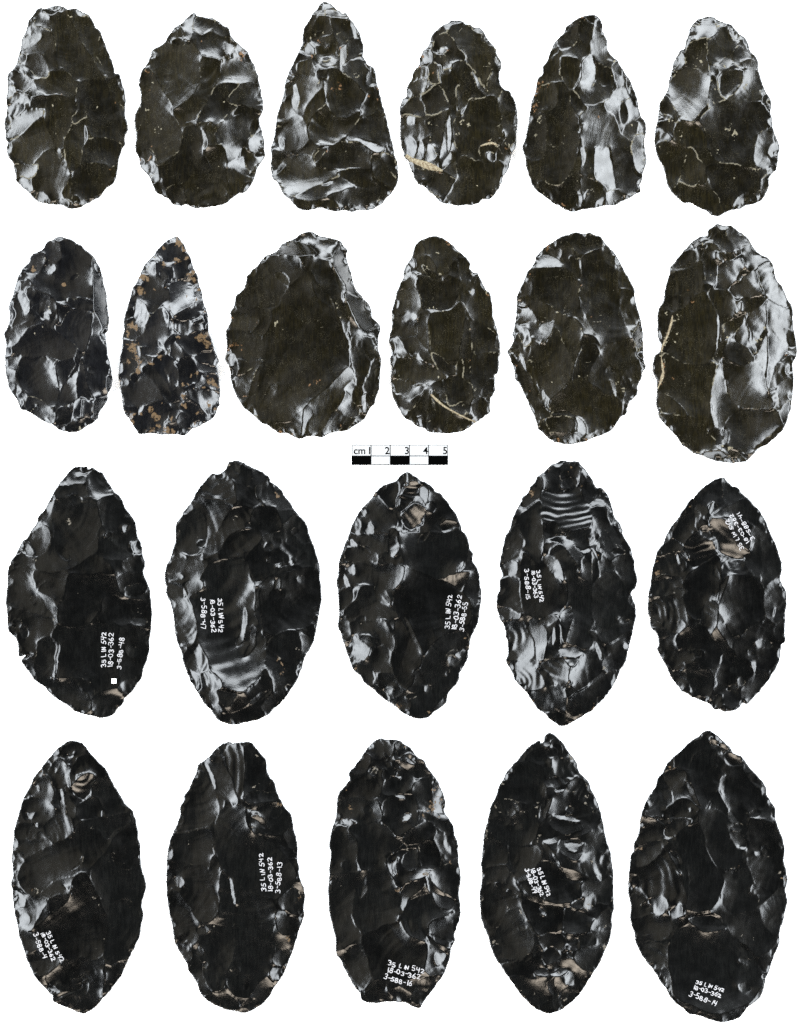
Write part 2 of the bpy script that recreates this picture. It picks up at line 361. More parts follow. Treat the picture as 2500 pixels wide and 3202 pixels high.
P(fam='blue', x0=350, y0=720, u=3.1136, label='narrow pointed blue-black biface caked with tan ochre soil patches',
 outline='''65,6 68,9 71,13 73.5,16 75,21 78,26 79.5,31 81,36 84,42 86,47 87,54 90,61 91,68 93,76 95.5,82 96.5,89 97,95 97,102 99.5,109 101.5,116 104,124 107,131 104.5,136 106,143 107.5,150 108,158 108.5,166 107,171 108,175 105,181 103,187 98,191 92,194 87,197 80,200 76,204 71,206 66,205 58,205 50,205 42,204 34,204 27,204.5 24,200 20,194 16,188 12,182 10.5,175 10,168 9,160 8,154 6.5,149 7,142 8,135 8,128 10,121 10.5,113 11,106 12,99 12,92 13,85 15,78 17,71 19,65 20,60 23,55 26,49 29,43 32,36 34,33 39,28 43,24 46,19 51,14 57,9.5 61,7.5''',
 scars='''N4 : 44,22 52,14 65,6 73,16 78,28 66,32 54,30 47,26
W21 : 43,24 47,26 50,32 42,32 38,30
W20 c8 : 31,36 40,32 46,34 44,42 34,46 28,44
N9 c8 : 46,34 56,36 62,42 58,52 48,50 44,44
E4 : 63,32 79,30 82,38 74,48 62,48 62,38
W6 : 28,46 44,44 56,52 57,66 52,74 40,84 34,78 30,66 20,66
N20 c13 : 58,54 62,50 70,50 80,54 84,60 82,76 74,80 62,86 58,74
E9 : 74,50 84,44 90,62 96,84 88,80 83,70 83,58
N22 : 77,56 82,58 80,60 77,59
E4 : 62,88 70,82 78,79 90,82 86,86 78,90 68,92
W21 c9 r9 w5 : 62,90 72,92 82,90 88,84 96,88 97,100 86,102 76,106 66,102 62,96
E32 : 82,92 90,88 94,92 84,94
S4 c6 : 65,104 76,106 86,102 97,102 102,118 92,122 80,126 72,120 66,112
W21 r12 w5 : 22,78 26,70 34,74 38,86 36,94 26,92 20,86
W10 : 14,82 22,78 22,90 34,96 22,112 12,108
W7 c8 : 38,88 50,76 57,88 57,104 50,118 44,128 30,118 24,110 34,98
W22 c3 : 50,80 58,92 57,98 52,90
W22 c3 : 46,112 56,120 55,124 48,118
W16 : 25,112 29,120 28,124 25,120
W5 : 10,112 24,112 30,128 36,136 26,138 10,128
W13 r6 o50,124 : 58,116 64,112 72,122 80,126 70,128 64,130 58,124
N5 : 80,126 100,122 106,131 100,136 88,132 82,130
NE18 r10 w5 : 80,126 88,132 98,137 104,136 106,144 98,146 86,142 78,132
E6 : 68,128 80,128 86,142 84,152 74,158 66,156 66,140
S4 : 44,128 58,126 66,140 65,156 60,162 48,150 40,134
W19 c2 : 52,140 56,146 59,156 55,148
E20 c2 : 61,148 64,156 63,158
W5 c9 : 10,134 26,136 40,150 52,168 44,172 28,178 12,176 8,154
W16 : 10,148 18,150 16,156 9,154
S5 r4 : 30,140 40,136 58,160 60,170 52,168 40,150
E21 c4 : 84,154 92,146 98,150 90,156 82,160
E12 : 92,146 106,146 108,164 96,158 98,152
E22 c4 r8 w8 o110,160 : 72,164 80,160 90,162 100,160 108,166 108,172 100,178 98,186 90,180 82,172 74,168
N12 : 56,178 62,174 72,172 68,182 64,194 54,192 54,184
S8 r8 w6 : 74,172 82,174 92,184 92,192 80,190 68,180
S19 r12 w5 : 65,190 70,182 78,188 82,196 76,204 70,204
E21 : 80,194 88,192 86,197 80,199
S6 : 12,178 28,178 46,172 58,176 54,192 50,204 28,203 18,190
W18 : 26,180 32,176 28,186
+o 68,12,5 72,18,3 66,30,3 74,28,2 52,17,2 33,48,5 37,50,3 28,61,5 34,64,2 44,60,2 30,47,4 77,45,3 80,50,4 82,44,3 86,60,2 84,70,2 54,56,1.5 74,66,1.5 20,97,5 24,98,3 22,118,6 24,124,3 16,132,3 26,142,3 38,134,3 46,124,2 28,138,4 88,109,4 94,112,4 97,116,3 93,108,2 80,147,2 86,144,2 70,156,3 76,154,2 100,152,4 104,156,3 92,158,2 97,174,3 104,180,3 85,183,2 82,194,2 60,190,3 48,188,2 38,180,3 42,184,4 44,188,3 38,202,4 46,196,3 54,200,4 60,202,3 19,186,4 20,192,3 30,184,2 67,108,2 52,34,3 94,82,2 8,152,2 48,128,3 73,176,3 72,166,3 50,174,1.5 16,104,3 26,130,4
+c 30,72,2 56,82,1 60,200,2 44,28,2 34,38,3''')

P(fam='brown', x0=690, y0=710, u=3.1136, label='large egg-shaped biface with one wide smooth face and a cream dot left of centre',
 outline='''89,4.5 94,6.5 100,10 107,11 114,12.5 120,15 124,20 127,24 126,31 129,40 131.5,49 133,57 136,63 140,68 144,73 149,78 151,85 152,91 157,95 160,100 159,108 158,115 158,124 161,133 160,142 160,152 159,163 156,171 154,178 149,183 146,190 140,196 133,200 125,205 117,205 109,208 101,211 94,210 86,211 79,213 73,210 66,207 59,207 53,203 47,199 41,197 36,192 30,187 26,184 21,178 18,173 15,167 12,160 10,154 9.5,146 8,139 5,134 6,127 6.5,118 6,110 6,104 9,98 11,92 10,86 13,81 15,75 16,69 20,66 24,62 26,55 27,50 32,44 37,40 41,34 45,30 51,28 57,24 61,18 67,15 74,12 80,8 85,6''',
 scars='''N6 : 72,13 89,5 100,10 118,14 126,24 118,28 106,33 94,30 88,20 80,16
N46 c2 : 57,24 66,15 70,18 73,28 60,29 47,30
N44 c3 : 67,15 80,14 94,24 94,28 84,31 76,30 72,24
N38 : 100,10 116,12 120,15 112,15
W4 c4 k0 : 45,31 60,30 76,29 82,38 80,48 66,62 60,70 56,80 40,82 28,80 15,76 20,66 30,48
W3 c4 k0 : 80,48 82,38 94,50 108,68 116,85 124,106 130,118 130,140 124,142 112,160 96,170 82,184 68,196 50,196 36,190 26,176 34,150 42,130 43,110 52,86 58,80 64,66
E10 c2 : 92,54 104,62 110,74 114,84 104,78 96,68
W4 c4 k0 : 12,82 26,82 52,86 50,98 43,110 30,106 8,104
W9 r5 o4,95 : 10,88 26,88 40,96 30,106 8,100
W4 : 7,106 30,106 42,112 42,130 26,136 12,128
W22 r8 w6 : 6,128 14,128 17,136 14,142 8,138
W44 : 10,144 17,138 17,146 12,154 9,152
W12 r4 : 12,152 22,148 42,134 36,150 26,176 18,172
W16 : 26,180 32,178 36,190 28,186
S14 c4 : 28,170 34,150 40,138 40,150 34,168
E7 : 84,36 92,30 106,33 112,40 118,60 124,74 126,90 130,116 124,104 116,84 108,68 94,50
E46 r10 w6 o116,40 : 112,28 120,22 126,32 132,52 126,58 118,48 114,38
E44 : 125,58 130,50 134,62 140,70 134,70 126,66
E42 r8 w7 o160,70 : 126,68 134,70 148,78 152,92 158,98 146,104 138,96 130,84
E38 r5 : 128,90 140,102 148,106 154,104 152,112 138,114 132,112
E36 r6 w6 : 131,116 136,110 152,112 154,130 146,150 146,162 138,160 132,140
E24 : 154,104 159,100 158,116 156,112
E30 r12 w5 : 148,150 152,134 160,140 158,164 150,180 144,176 142,164
SE18 c6 : 96,170 112,158 124,142 132,142 136,158 128,164 122,178 112,190 104,200 98,208 88,208 88,196 92,184 88,178
SE22 c6 : 122,172 130,162 138,176 140,186 132,194 124,190 116,184 120,178
SE21 : 125,160 132,154 138,166 134,170 126,164
S40 : 132,166 142,162 142,178 134,176
E21 r8 w5 : 142,170 146,168 147,184 142,184
SE19 r6 : 112,188 120,184 128,192 140,190 134,200 118,206 98,210 104,200
S22 c5 : 82,184 88,178 92,186 86,200 84,210 80,208
S16 r10 w6 : 68,196 82,184 82,200 80,210 66,206 58,202
S30 : 48,198 66,198 60,206 52,203
SE28 r9 : 132,198 140,188 146,190 138,198
+c 56,98,3.5 57,95,1.5 64,104,1.5 57,106,1.5 38,82,2 98,94,2 117,76,3 118,82,2 120,92,1.5 116,13,1.5 35,77,1.5 132,130,1
+o 16,119,5 10,122,3 12,92,3 35,99,2 97,155,4 25,170,2 73,210,2 60,204,3 90,160,2 121,200,2 72,43,1.5''')

P(fam='brown', x0=1200, y0=710, u=3.1136, streak=[('47,168 53,174 60,180 67,184 76,189 85,193 92,196',(1.5,2,2.6,1.6,1.8,2,2),2)], label='slender oval biface with a cream vein slanting down across its lower right',
 outline='''48,9.5 54,9.5 60,12 66,16 71,20 75,25 80,29 84,33 86.5,37 86.5,43 91,46 94,46 96,51 99,57 102,63 106,67 107.5,73 109,80 109,88 111,95 113,102 115,110 116,118 116.5,126 115,132 115.5,140 114,147 111,149 111,157 111,165 107,172 106,179 106,186 100,191 94,195 87,200 81,204 75,206 66,207 56,206.5 46,206 40,202 33,200 27,195 22,193 18,189 16,184 13,179 10,173 8,166 7.5,158 7,150 8,142 6.5,136 6.5,131 9,127 7,120 5,114 6,108 8,101 8,93 8,86 9,80 11,73 13,65 16,58 19,53 19.5,47 22,39 26,33 29,27 31,20 33,16 38,13 43,11''',
 scars='''N5 : 34,16 48,10 60,12 74,24 72,36 64,46 54,46 48,32 40,24
W9 r6 : 30,22 36,16 42,26 34,32 28,30
W22 r6 : 24,34 30,32 32,40 26,41 22,40
W20 r5 : 19,48 30,46 34,48 26,52 19,53
W9 : 34,32 44,28 52,40 48,46 34,46
S5 k.7 : 40,38 48,44 56,46 58,55 50,52 42,48
W10 : 20,54 32,50 33,58 28,64 16,60
NE5 k.7 : 64,44 72,34 74,46 72,50 64,48
E30 : 74,26 86,37 86,44 94,46 86,54 78,54 74,46 76,34
E20 r8 w4 : 87,45 93,46 93,49 88,48
S3 r2 w6 o54,10 : 32,52 42,50 56,56 64,50 75,54 75,70 66,82 54,84 38,82 36,68 32,60
E36 k.6 : 75,54 90,56 104,66 109,82 112,100 104,104 90,94 80,80 76,70
E22 r8 : 85,64 92,64 90,68 86,67
W15 c7 : 13,66 20,62 32,62 36,70 37,82 28,88 12,86 10,80
W22 : 11,76 15,74 15,80 11,82
W21 c10 : 9,90 18,88 30,87 34,92 26,95 16,94
W8 c10 : 8,92 16,96 32,94 34,104 28,110 16,114 8,110
S3 r2 w6 : 46,90 56,84 66,84 76,76 81,90 80,112 76,122 74,132 60,132 48,126 45,110
E6 k.7 : 80,92 86,96 88,120 86,150 80,150 78,128 78,112
E35 : 86,94 104,102 114,110 116,126 108,130 96,130 88,120
E34 : 86,132 116,126 115,140 111,150 106,166 90,170 86,156 88,140
W12 k.7 : 36,88 44,90 45,108 46,124 38,118 34,106
W14 r4 : 16,114 34,110 38,118 46,126 54,134 40,132 26,128 16,118
W22 c6 r6 : 6,112 14,112 22,122 28,128 38,134 28,132 14,130 9,127 8,118
W5 c17 : 8,134 14,131 28,130 40,134 52,142 62,150 56,154 44,160 36,158 20,154 9,152
W22 : 26,127 36,128 42,136 36,134
W22 : 7,130 12,128 11,134 7,138
N4 k1 : 48,126 60,134 72,140 72,148 62,150 52,140
E5 k.9 : 74,132 78,128 80,150 72,148 72,140
NW20 c10 : 8,155 16,153 28,158 40,161 36,170 26,174 12,164
W9 k.8 : 10,166 26,174 36,168 34,176 26,184 18,184 13,178
W20 r10 w5 : 14,182 24,184 22,190 17,188
NW5 : 40,162 46,158 45,182 43,205 34,198 26,194 28,184 36,176
S21 r6 : 34,192 38,190 38,200 34,199
N4 k.8 : 62,152 72,149 80,152 88,162 87,178 78,178 66,180 62,170 58,160
N10 : 46,158 58,154 60,164 54,168 48,164
E11 : 54,168 60,167 64,174 62,178 55,174
N14 c5 : 66,182 76,176 86,178 88,184 80,188 72,186
SE36 r5 : 88,180 100,172 106,172 106,186 96,194 90,190
E30 r8 : 96,168 108,150 110,166 104,172
S4 : 45,182 56,182 68,188 64,202 58,206 44,206
S7 k.6 : 68,188 80,192 92,196 80,204 60,206
+c 49,165,3 49,178,2.5 54,174,2 58,178,3 60,180,3 65,182,2 69,185,2 73,188,2 77,190,2 81,192,2 85,194,2 89,196,2.5 82,186,1.8 72,143,1 61,57,1 52,84,3 46,84,2 60,85,2 57,48,3 44,42,3 54,26,2 88,66,1.5 103,65,2 48,127,1.5 54,150,1.5 37,152,1
+o 104,67,2.5 69,185,1.5 66,17,2.5 8,152,1.5 87,102,2 86,133,2 92,196,2''')

P(fam='brown', x0=1580, y0=710, u=3.1136, label='brown-black oval biface with a torn rippled notch on its left and shiny curl below',
 outline='''68,6 73,6 78,7.5 84,6.5 90,8.5 95,10 99,15 102,19 107,24 111,29 114,35 117,40 120,46 123,51 126,57 129,63 129.5,70 131,77 133,85 135,93 137,100 138,108 138,118 138,126 138.5,134 140,141 137,146 136,152 133,158 132,163 132,168 128,172 124,176 122,182 121,187 116,191 112,195 108,202 103,206 96,209 88,212 80,215 72,217 63,218 54,217 48,215 43,212 38,207 33,203 31,196 28,188 25,182 22,175 18,166 14,158 10,153 9,146 7,138 4,131 2,125 5,120 8,114 7,107 9,101 10,94 11,86 11,76 11,71 14,64 18,55 21,47 26,41 30,34 30,31 36,24 40,20 46,16 51,13 55,10 60,9''',
 scars='''N3 : 60,9 84,7 98,15 95,22 84,30 76,28 66,20 56,12
W7 : 46,17 54,12 64,20 72,34 70,52 62,44 56,32 54,24
W14 r6 : 36,26 42,20 54,22 55,32 44,26
N20 c9 : 32,34 40,27 54,32 55,42 42,44 30,42
NW4 : 26,44 34,42 55,42 64,44 74,58 73,72 78,88 70,92 58,86 40,76 27,68 22,54
S5 k.7 : 64,30 72,32 76,46 72,54 66,44
W21 : 72,32 76,34 77,42 74,40
E4 : 76,30 94,22 106,28 112,42 112,64 116,90 124,104 126,112 110,116 94,118 84,96 78,88 74,66 77,50
NE6 c5 : 98,16 108,26 112,36 108,40 98,34
E40 r8 w6 : 108,28 114,36 126,58 128,66 118,64 113,52 110,38
E40 r10 w6 : 113,64 128,66 134,90 132,102 124,104 118,92 114,78
E48 c2 : 126,108 136,98 138,108 138,126 139,138 136,136 130,124
W22 : 19,52 24,55 23,60 20,58
W12 : 14,64 24,54 27,66 16,70
W6 c10 k.7 : 12,72 26,68 40,78 58,88 70,94 77,104 76,114 72,128 68,140 60,120 50,104 46,96 30,88 16,80
W21 : 11,76 18,77 22,80 14,80
W20 c6 : 12,84 22,82 32,92 30,96 14,92
W7 : 26,100 46,98 60,120 68,140 62,156 44,174 36,160 30,146 26,120
NW22 c5 : 14,98 26,95 33,99 36,116 28,113 21,107
NW22 c5 : 36,99 47,95 45,109 40,116 36,115
W34 r12 w5 : 4,122 10,108 22,104 26,116 25,136 20,142 12,134
W22 r14 w5 o4,112 : 9,100 14,98 24,104 25,116 20,120 14,112
W24 r14 w4 : 10,132 16,128 20,144 14,140
W36 : 20,140 26,134 30,150 36,166 44,184 40,182 30,162
W22 r14 w4 : 31,160 34,160 43,174 44,184 41,180
SW7 : 4,128 12,134 20,144 30,164 42,184 34,186 36,192 32,196 24,178 14,156
S6 : 72,130 78,120 90,118 94,128 90,142 80,150 66,152 70,138
E6 c6 : 82,150 94,130 104,140 109,152 110,164 98,168 80,156
E17 : 104,155 110,158 112,168 114,176 108,166
SE5 : 94,119 110,117 126,112 134,134 136,142 126,150 118,160 112,156 106,140 95,128
E30 r6 : 116,150 126,140 138,142 130,160 122,170 114,164
E34 c6 : 120,160 124,152 128,160 126,174 122,184 120,174
S5 : 66,153 80,152 98,168 112,170 118,178 116,190 104,200 90,204 82,208 78,196 62,186 46,185 44,176 58,162
N10 r9 w6 o46,205 k.8 : 46,187 58,184 70,188 78,196 72,202 66,192 54,190 46,192
W8 c8 r8 w6 : 42,192 54,190 66,193 69,200 62,208 48,210 42,202
W22 c10 : 69,190 76,194 81,202 80,208 74,210 71,204 70,196
N8 k.8 : 34,184 40,182 46,190 36,193
S22 r10 : 44,208 58,206 70,207 78,213 60,217 50,215
S18 r6 : 78,211 92,203 106,200 102,206 88,212
+o 24,163,3 9,138,3 54,22,2 76,60,1.5 42,21,3 25,50,2 52,214,3 80,213,3 86,90,1.5
+c 73,152,2.2 75,152,2 81,12,1.2 112,158,2 118,162,3 60,88,1.5 75,124,2 52,86,1.5 76,102,1 103,20,1.5 101,195,2 84,210,3 47,155,1.2''')

P(fam='brown', x0=2030, y0=680, u=3.5714, streak=[('20,86 19,92 17,99 15,105 12,111 10,118',(1,2,1.6,2.2,2.2,1.4),2),('10,121 11,129 12,136 10,143 7,150',(1,2.2,2.8,2.2,1),2)], vivid=True, label='tall angular biface, its right half silvery white, a cream vein on its left edge',
 outline='''60,6 66,8 71,7 76,11 80,14 85,17 88,22 92,28 97,33 103,36 107,41 109,46 110,54 115,60 118,66 121,73 124,77 125,84 125,92 126,100 128,108 129,117 128,122 125,128 125,136 125.5,144 125,152 124,160 123,168 121,174 119,181 115,187 111,191 106,196 100,200 95,202 90,208 85,213 79,214 73,215 66,214 58,213 50,210 44,208 38,206 33,202 28,199 25,194 21,189 16,184 11,178 8,175 7,169 5.5,164 6,158 6.5,150 6,142 3.5,136 3,128 5,121 9,118 10,112 8,106 7,99 7,92 7,84 9,79 12,74 13,66 15,57 17,50 18,44 22,39 27,33 33,26 38,21 44,17 50,16 51,12 56,8''',
 scars='''W10 r5 : 50,15 56,8 66,9 66,13 58,17 50,20
N6 : 56,16 66,12 72,22 74,31 62,30 54,24
NE12 k.5 : 66,11 76,10 88,22 82,26 76,30 70,22
NW44 r4 : 38,22 46,17 48,22 42,25 34,27
W36 r10 w5 : 22,40 34,27 46,28 45,36 36,42 24,44
W5 k.7 : 46,24 54,22 60,30 47,30
W4 : 17,50 34,44 46,38 47,56 44,66 32,66 14,68 16,56
N6 k.6 : 47,31 58,31 60,50 56,60 48,54 46,40
W7 r7 w6 : 13,70 24,68 34,70 36,80 26,84 14,78
W5 : 16,60 22,53 26,58 24,66 17,68
S20 c6 r8 w5 : 58,32 72,31 77,34 72,37 60,39
W20 c8 r6 w7 o92,36 : 60,41 72,37 80,36 82,44 78,52 70,62 58,62 60,50
E30 r8 : 74,30 80,30 80,34 75,34
NE20 c6 r8 w9 : 80,28 90,24 92,32 104,37 96,44 88,48 83,44 81,36
E22 c10 r10 w6 : 92,48 102,40 108,42 109,54 118,66 120,78 110,76 100,70 94,58
W20 c12 r7 w8 o108,44 : 70,64 80,54 92,46 96,58 100,71 92,70 82,76 74,70
E8 : 78,72 92,70 102,70 100,76 88,83 78,86 74,80
W21 r10 : 74,76 78,75 79,82 75,83
W8 c6 : 52,62 60,62 70,64 75,78 72,90 64,96 62,108 56,86 50,72
NE9 : 62,110 66,94 76,88 83,84 80,98 72,106 70,104
W22 c4 r7 w6 : 73,104 80,94 84,88 88,108 92,120 84,114 76,108
W24 c2 : 84,87 86,87 92,112 92,120 88,112
W20 r8 w7 : 86,86 100,76 104,74 102,92 96,106 91,110 88,98
E21 c5 r7 w7 : 103,74 112,76 122,82 124,92 118,100 124,110 118,114 108,102 102,98
E34 r8 : 118,98 126,102 128,112 122,113
E22 c10 r5 w9 : 101,104 108,99 114,108 122,116 116,122 110,130 106,140 103,152 101,140 104,118
W24 c4 : 92,122 98,110 103,104 103,118 100,136 96,140 92,132
E36 r10 w6 : 112,128 124,120 125,132 124,142 112,148 104,152 107,140
E21 : 118,130 123,129 123,136 118,136
SE12 c3 : 108,162 114,144 124,140 125,156 120,168 114,170
SE20 r8 : 103,154 110,150 112,164 116,172 108,166
N6 : 66,112 71,110 84,114 91,122 91,127 80,130 68,130 64,120
W20 c9 : 64,124 80,130 92,126 100,138 103,152 108,166 96,168 80,167 70,158 66,144
W4 c5 : 20,110 10,98 18,84 30,80 44,66 50,68 58,84 61,98 58,116 54,124 44,130 30,127 14,120
E16 c2 : 58,86 61,90 61,106 57,118 60,100
E6 k1 : 62,110 71,104 64,118 63,128 56,124 60,116
W8 k.6 : 8,84 18,82 22,92 16,104 10,106 7,98
W5 k1 : 11,120 26,126 44,131 56,127 60,134 58,146 54,156 52,166 54,180 44,180 32,172 20,160 8,150 12,140
W34 : 4,122 10,122 14,134 10,144 6,144
E11 c10 : 58,134 64,128 66,146 70,158 78,168 68,176 62,188 56,178 52,166 54,154
E19 c2 : 52,162 56,174 59,182 56,180 53,172
W14 c4 r4 : 7,152 16,156 30,168 32,176 22,172 10,170
S8 r6 k.8 : 8,172 28,174 42,176 52,188 58,200 58,204 44,208 30,198 16,184
SW30 c4 : 22,190 28,192 40,204 32,202
NW14 c16 k.6 : 63,196 64,184 70,176 80,168 96,168 112,170 118,176 108,188 98,198 88,208 76,204 64,200
NW20 : 63,196 65,186 69,188 67,198
S38 r5 : 60,200 74,203 84,212 76,212 64,206
S50 c1 k.6 : 44,208 58,204 66,207 74,214 60,213
E26 : 112,170 122,160 121,174 117,180
+c 14,84,2 17,87,2.5 20,90,2.5 18,95,2 17,99,2 15,104,3 13,108,3 11,113,2.5 10,118,2 9,122,2 25,86,2.5 30,84,2 34,89,2 22,108,3 24,101,2 60,122,2 68,106,2 52,50,2 56,127,2 100,98,2 98,106,2.5 94,108,2 83,46,2 46,24,2 62,200,3 70,203,3
+o 10,127,2.5 11,132,3 11,138,2.5 9,143,2.5 121,121,2.5 93,106,2 82,45,1.5 34,64,1.5 36,74,2 22,141,2''')

# The larger, glossier pieces of the lower half carry catalogue numbers in white ink.
# ink lines: text ; x,y at mid-height of the first letter ; x,y at mid-height of the last ; letter height
P(fam='black', x0=0, y0=1420, u=3.9835, square=(89.4,178,1.9), label='dull black biface with a slit in its lower left edge and small white square',
 outline='''60,10 65,10 68,9.5 69,12 72,10.5 76,13 80,14.5 83,19 86,24 89,29 93,32 96,36 98,41 101,46 104,50 106,53 107,58 107.5,64 110,69 111.5,74 112,80 114,86 112.5,92 114,98 117,105 118,113 119,121 119,130 118.5,138 117,145 117.5,152 116,159 114,165 112,170 111,176 107,181 104,186 98,191 97,195 92,200 88,205 80,207 72,205 64,203.5 58,201 53,197 48,194 42,190 38,186 33,181 27,177 24,172 19,166 16.5,161.4 22,159.6 27,157.4 21,157.6 15.5,158.8 14.5,156 14.5,150 12,144 7,139 6,133 6,126 5,118 5,110 6,102 6,95 7,89 9,84 13,78 17,70 22,65 25,59 29,54 30,49 35,44 38,38 42,31 46,24 51,18 56,12''',
 scars='''W4 : 42,38 60,33 76,38 82,52 78,62 76,78 62,86 50,91 30,90 28,82 38,76 42,60
N19 r8 w5 : 46,25 52,18 58,12 68,12 66,22 58,26 52,24
N22 : 60,14 67,12 67,16 61,18
N9 : 42,33 50,26 66,24 70,34 60,33 44,36
W16 : 36,44 42,34 44,37 38,48 32,54 28,54
NE12 r10 w5 : 70,13 80,16 90,30 84,34 74,36 68,30 69,20
W15 c6 : 22,68 30,56 38,56 40,66 38,74 30,80 26,78
W18 : 18,70 22,68 27,78 22,80
E8 : 76,38 90,32 100,48 106,58 92,62 82,58 80,50
E22 : 95,56 100,56 98,60 95,59
E10 c10 : 83,62 92,62 106,60 111,72 100,74 90,72
E24 r8 : 102,68 109,70 110,77 104,76
E14 r6 : 98,82 112,80 113,90 108,94 98,92
N3 k.4 : 50,92 62,86 76,80 90,92 92,94 70,95 54,94
W4 : 27,92 46,92 53,95 52,110 44,118 42,112 36,100 28,104
SE6 : 53,95 70,94 92,95 94,110 80,122 70,133 56,136 46,132 46,118 52,112
E9 : 92,96 112,93 116,104 110,113 100,112 94,108
E16 r10 : 98,110 108,111 117,106 116,112 104,114
E8 : 82,112 100,113 118,116 118,135 96,135 78,132 80,122
W5 k.4 : 7,92 22,88 27,104 36,120 40,128 20,122 6,116
SW4 : 6,119 20,123 40,129 41,142 30,148 30,158 18,159 14,150 7,138
E3 : 41,142 46,134 56,137 70,134 94,136 94,180 76,190 70,178 50,175 42,174 46,150
E20 c2 : 43,174 45,152 47,152 45,172
E10 : 94,136 117,138 116,160 112,170 106,180 94,180
E17 : 100,150 108,152 106,160 99,158
S6 c4 : 28,160 30,146 42,146 42,174 30,172 26,170
SW8 : 28,172 42,176 60,180 70,190 74,198 66,203 50,194 34,182
SW22 : 26,176 33,180 44,190 36,186
S11 r6 : 76,188 92,184 96,196 88,204 76,206 72,198
E16 r10 w6 : 96,180 108,176 104,186 97,190
+c 28,84,3 26,90,2 42,122,2 55,53,3 42,130,1.5 110,122,3''',
 ink='''35 LIN 542;81,166;81.5,141;3.4|18-03-362;86.5,166.5;87.5,141.5;3.4|3-588-48;93,168;95.5,145;3.4''')

P(fam='black', x0=500, y0=1420, u=3.9835, label='black biface with a broad rippled central hollow and a grey facet at its upper right',
 outline='''55,6 60,5 64,6 68,8.5 73,11 78,13 83,16 86,19 87,22 92,25 95,28 98,33 102,38 105,43 109,48 113,52 116,57 117,63 120,70 122,77 124,84 125.5,91 125.5,100 126.5,107 126.5,116 125,124 123.5,132 122,140 120.5,147 118,152 115,157 112.5,163 111,169 107,178 103,184 99,190 95,195 90,199 85,204 77,208 68,210 58,212 52,211 46,208 42,203 39,199 35,195 32,190 28,184 24,178 21,170 18,162 17,155 14,148 12,140 11,131 10,123 8,116 5,110 5,104 3.5,97 5,88 8,82 10,75 12,68 12,60 13,54 17,49 19,44 23,40 26,35 29,29 33,24 37,19 41,15.5 46,16 51,12 53,8''',
 scars='''NW6 : 54,7 62,6 66,18 62,24 58,22 52,14
NE4 : 64,7 72,12 68,28 62,40 60,36 62,24
NE13 c3 : 73,12 84,17 84,20 76,24 75,32 78,38 66,42 60,41 66,32 72,20
NE16 r5 k.4 : 76,25 84,20 98,33 104,42 92,43 82,38 76,33
NW11 r8 : 34,24 50,15 58,24 60,38 48,40 36,32
NW12 : 36,20 42,16 48,22 40,28
W9 r7 w7 : 26,36 40,34 58,40 50,56 40,72 26,80 14,72 14,56
W4 : 13,56 24,42 36,50 36,70 26,80 12,72
NW8 r5 : 58,42 70,42 72,52 58,62 46,76 38,80 32,82 36,72 48,56
E3 : 72,44 82,40 92,44 96,60 80,64 72,58
E9 r9 w6 : 80,64 96,58 106,46 116,58 118,72 106,80 100,82 92,72 82,70
E6 : 106,78 118,70 124,86 116,92 108,86
N6 : 56,62 72,58 80,62 76,72 62,80 48,86 46,78
E4 : 68,82 76,72 90,72 102,84 92,92 78,100 72,96
E23 : 92,87 102,84 104,86 94,89
W19 r6 : 8,82 16,78 22,82 16,84
W11 : 8,84 22,82 36,86 38,90 30,98 16,101 6,98
W17 : 5,94 16,93 18,97 6,98
N9 c17 r6 w11 z.8 o36,90 : 38,88 46,84 66,82 70,96 74,104 76,130 84,152 84,166 74,180 62,186 50,182 42,176 36,158 30,146 28,130 22,112 20,102 30,98
W18 c4 : 19,101 30,98 34,104 22,112
W20 c3 : 66,122 69,126 66,146 60,150 64,136
W14 c3 : 72,135 76,138 74,152 66,160 70,148
W12 r8 : 6,100 18,102 24,116 28,128 28,146 20,152 14,146 9,120
W22 : 18,104 22,110 19,112
W21 r10 w5 : 26,154 32,152 38,164 38,170 32,170 28,160
W20 r12 w5 : 34,172 44,172 50,180 44,185 36,180
W24 c10 : 24,168 30,170 33,182 30,184 26,176
W10 : 20,158 28,160 32,172 24,168
E8 : 79,104 94,96 108,90 122,90 124,120 116,136 104,138 90,142 80,138 79,120
W14 : 89,100 94,98 94,106 90,106
E5 k.5 : 84,150 90,142 106,138 112,150 112,168 100,184 88,186 84,170
E18 : 110,140 120,148 112,160 111,150
S7 k.4 : 62,187 74,181 84,168 88,186 76,196 56,204 52,198 58,192
SE16 c8 : 80,198 88,188 100,184 92,198 82,205
SE18 c6 : 70,194 80,186 86,184 78,192 72,196
S4 : 48,205 60,202 76,196 82,205 66,210 52,210
W6 k.5 : 46,184 60,188 58,194 52,198 46,190
SW20 r6 : 38,192 46,196 50,202 44,204
W14 : 30,184 44,186 46,194 38,198
+o 94,163,3 96,170,3 92,32,3
+c 58,51,2 60,49,1.5 109,152,2 54,9,2 95,160,2''',
 ink='''35 LIN 542;47.3,114;47.8,138.5;3.4|18-03-362;41.2,114;42.3,138.5;3.4|3-588-47;34.4,113.5;34.4,136.5;3.6''')

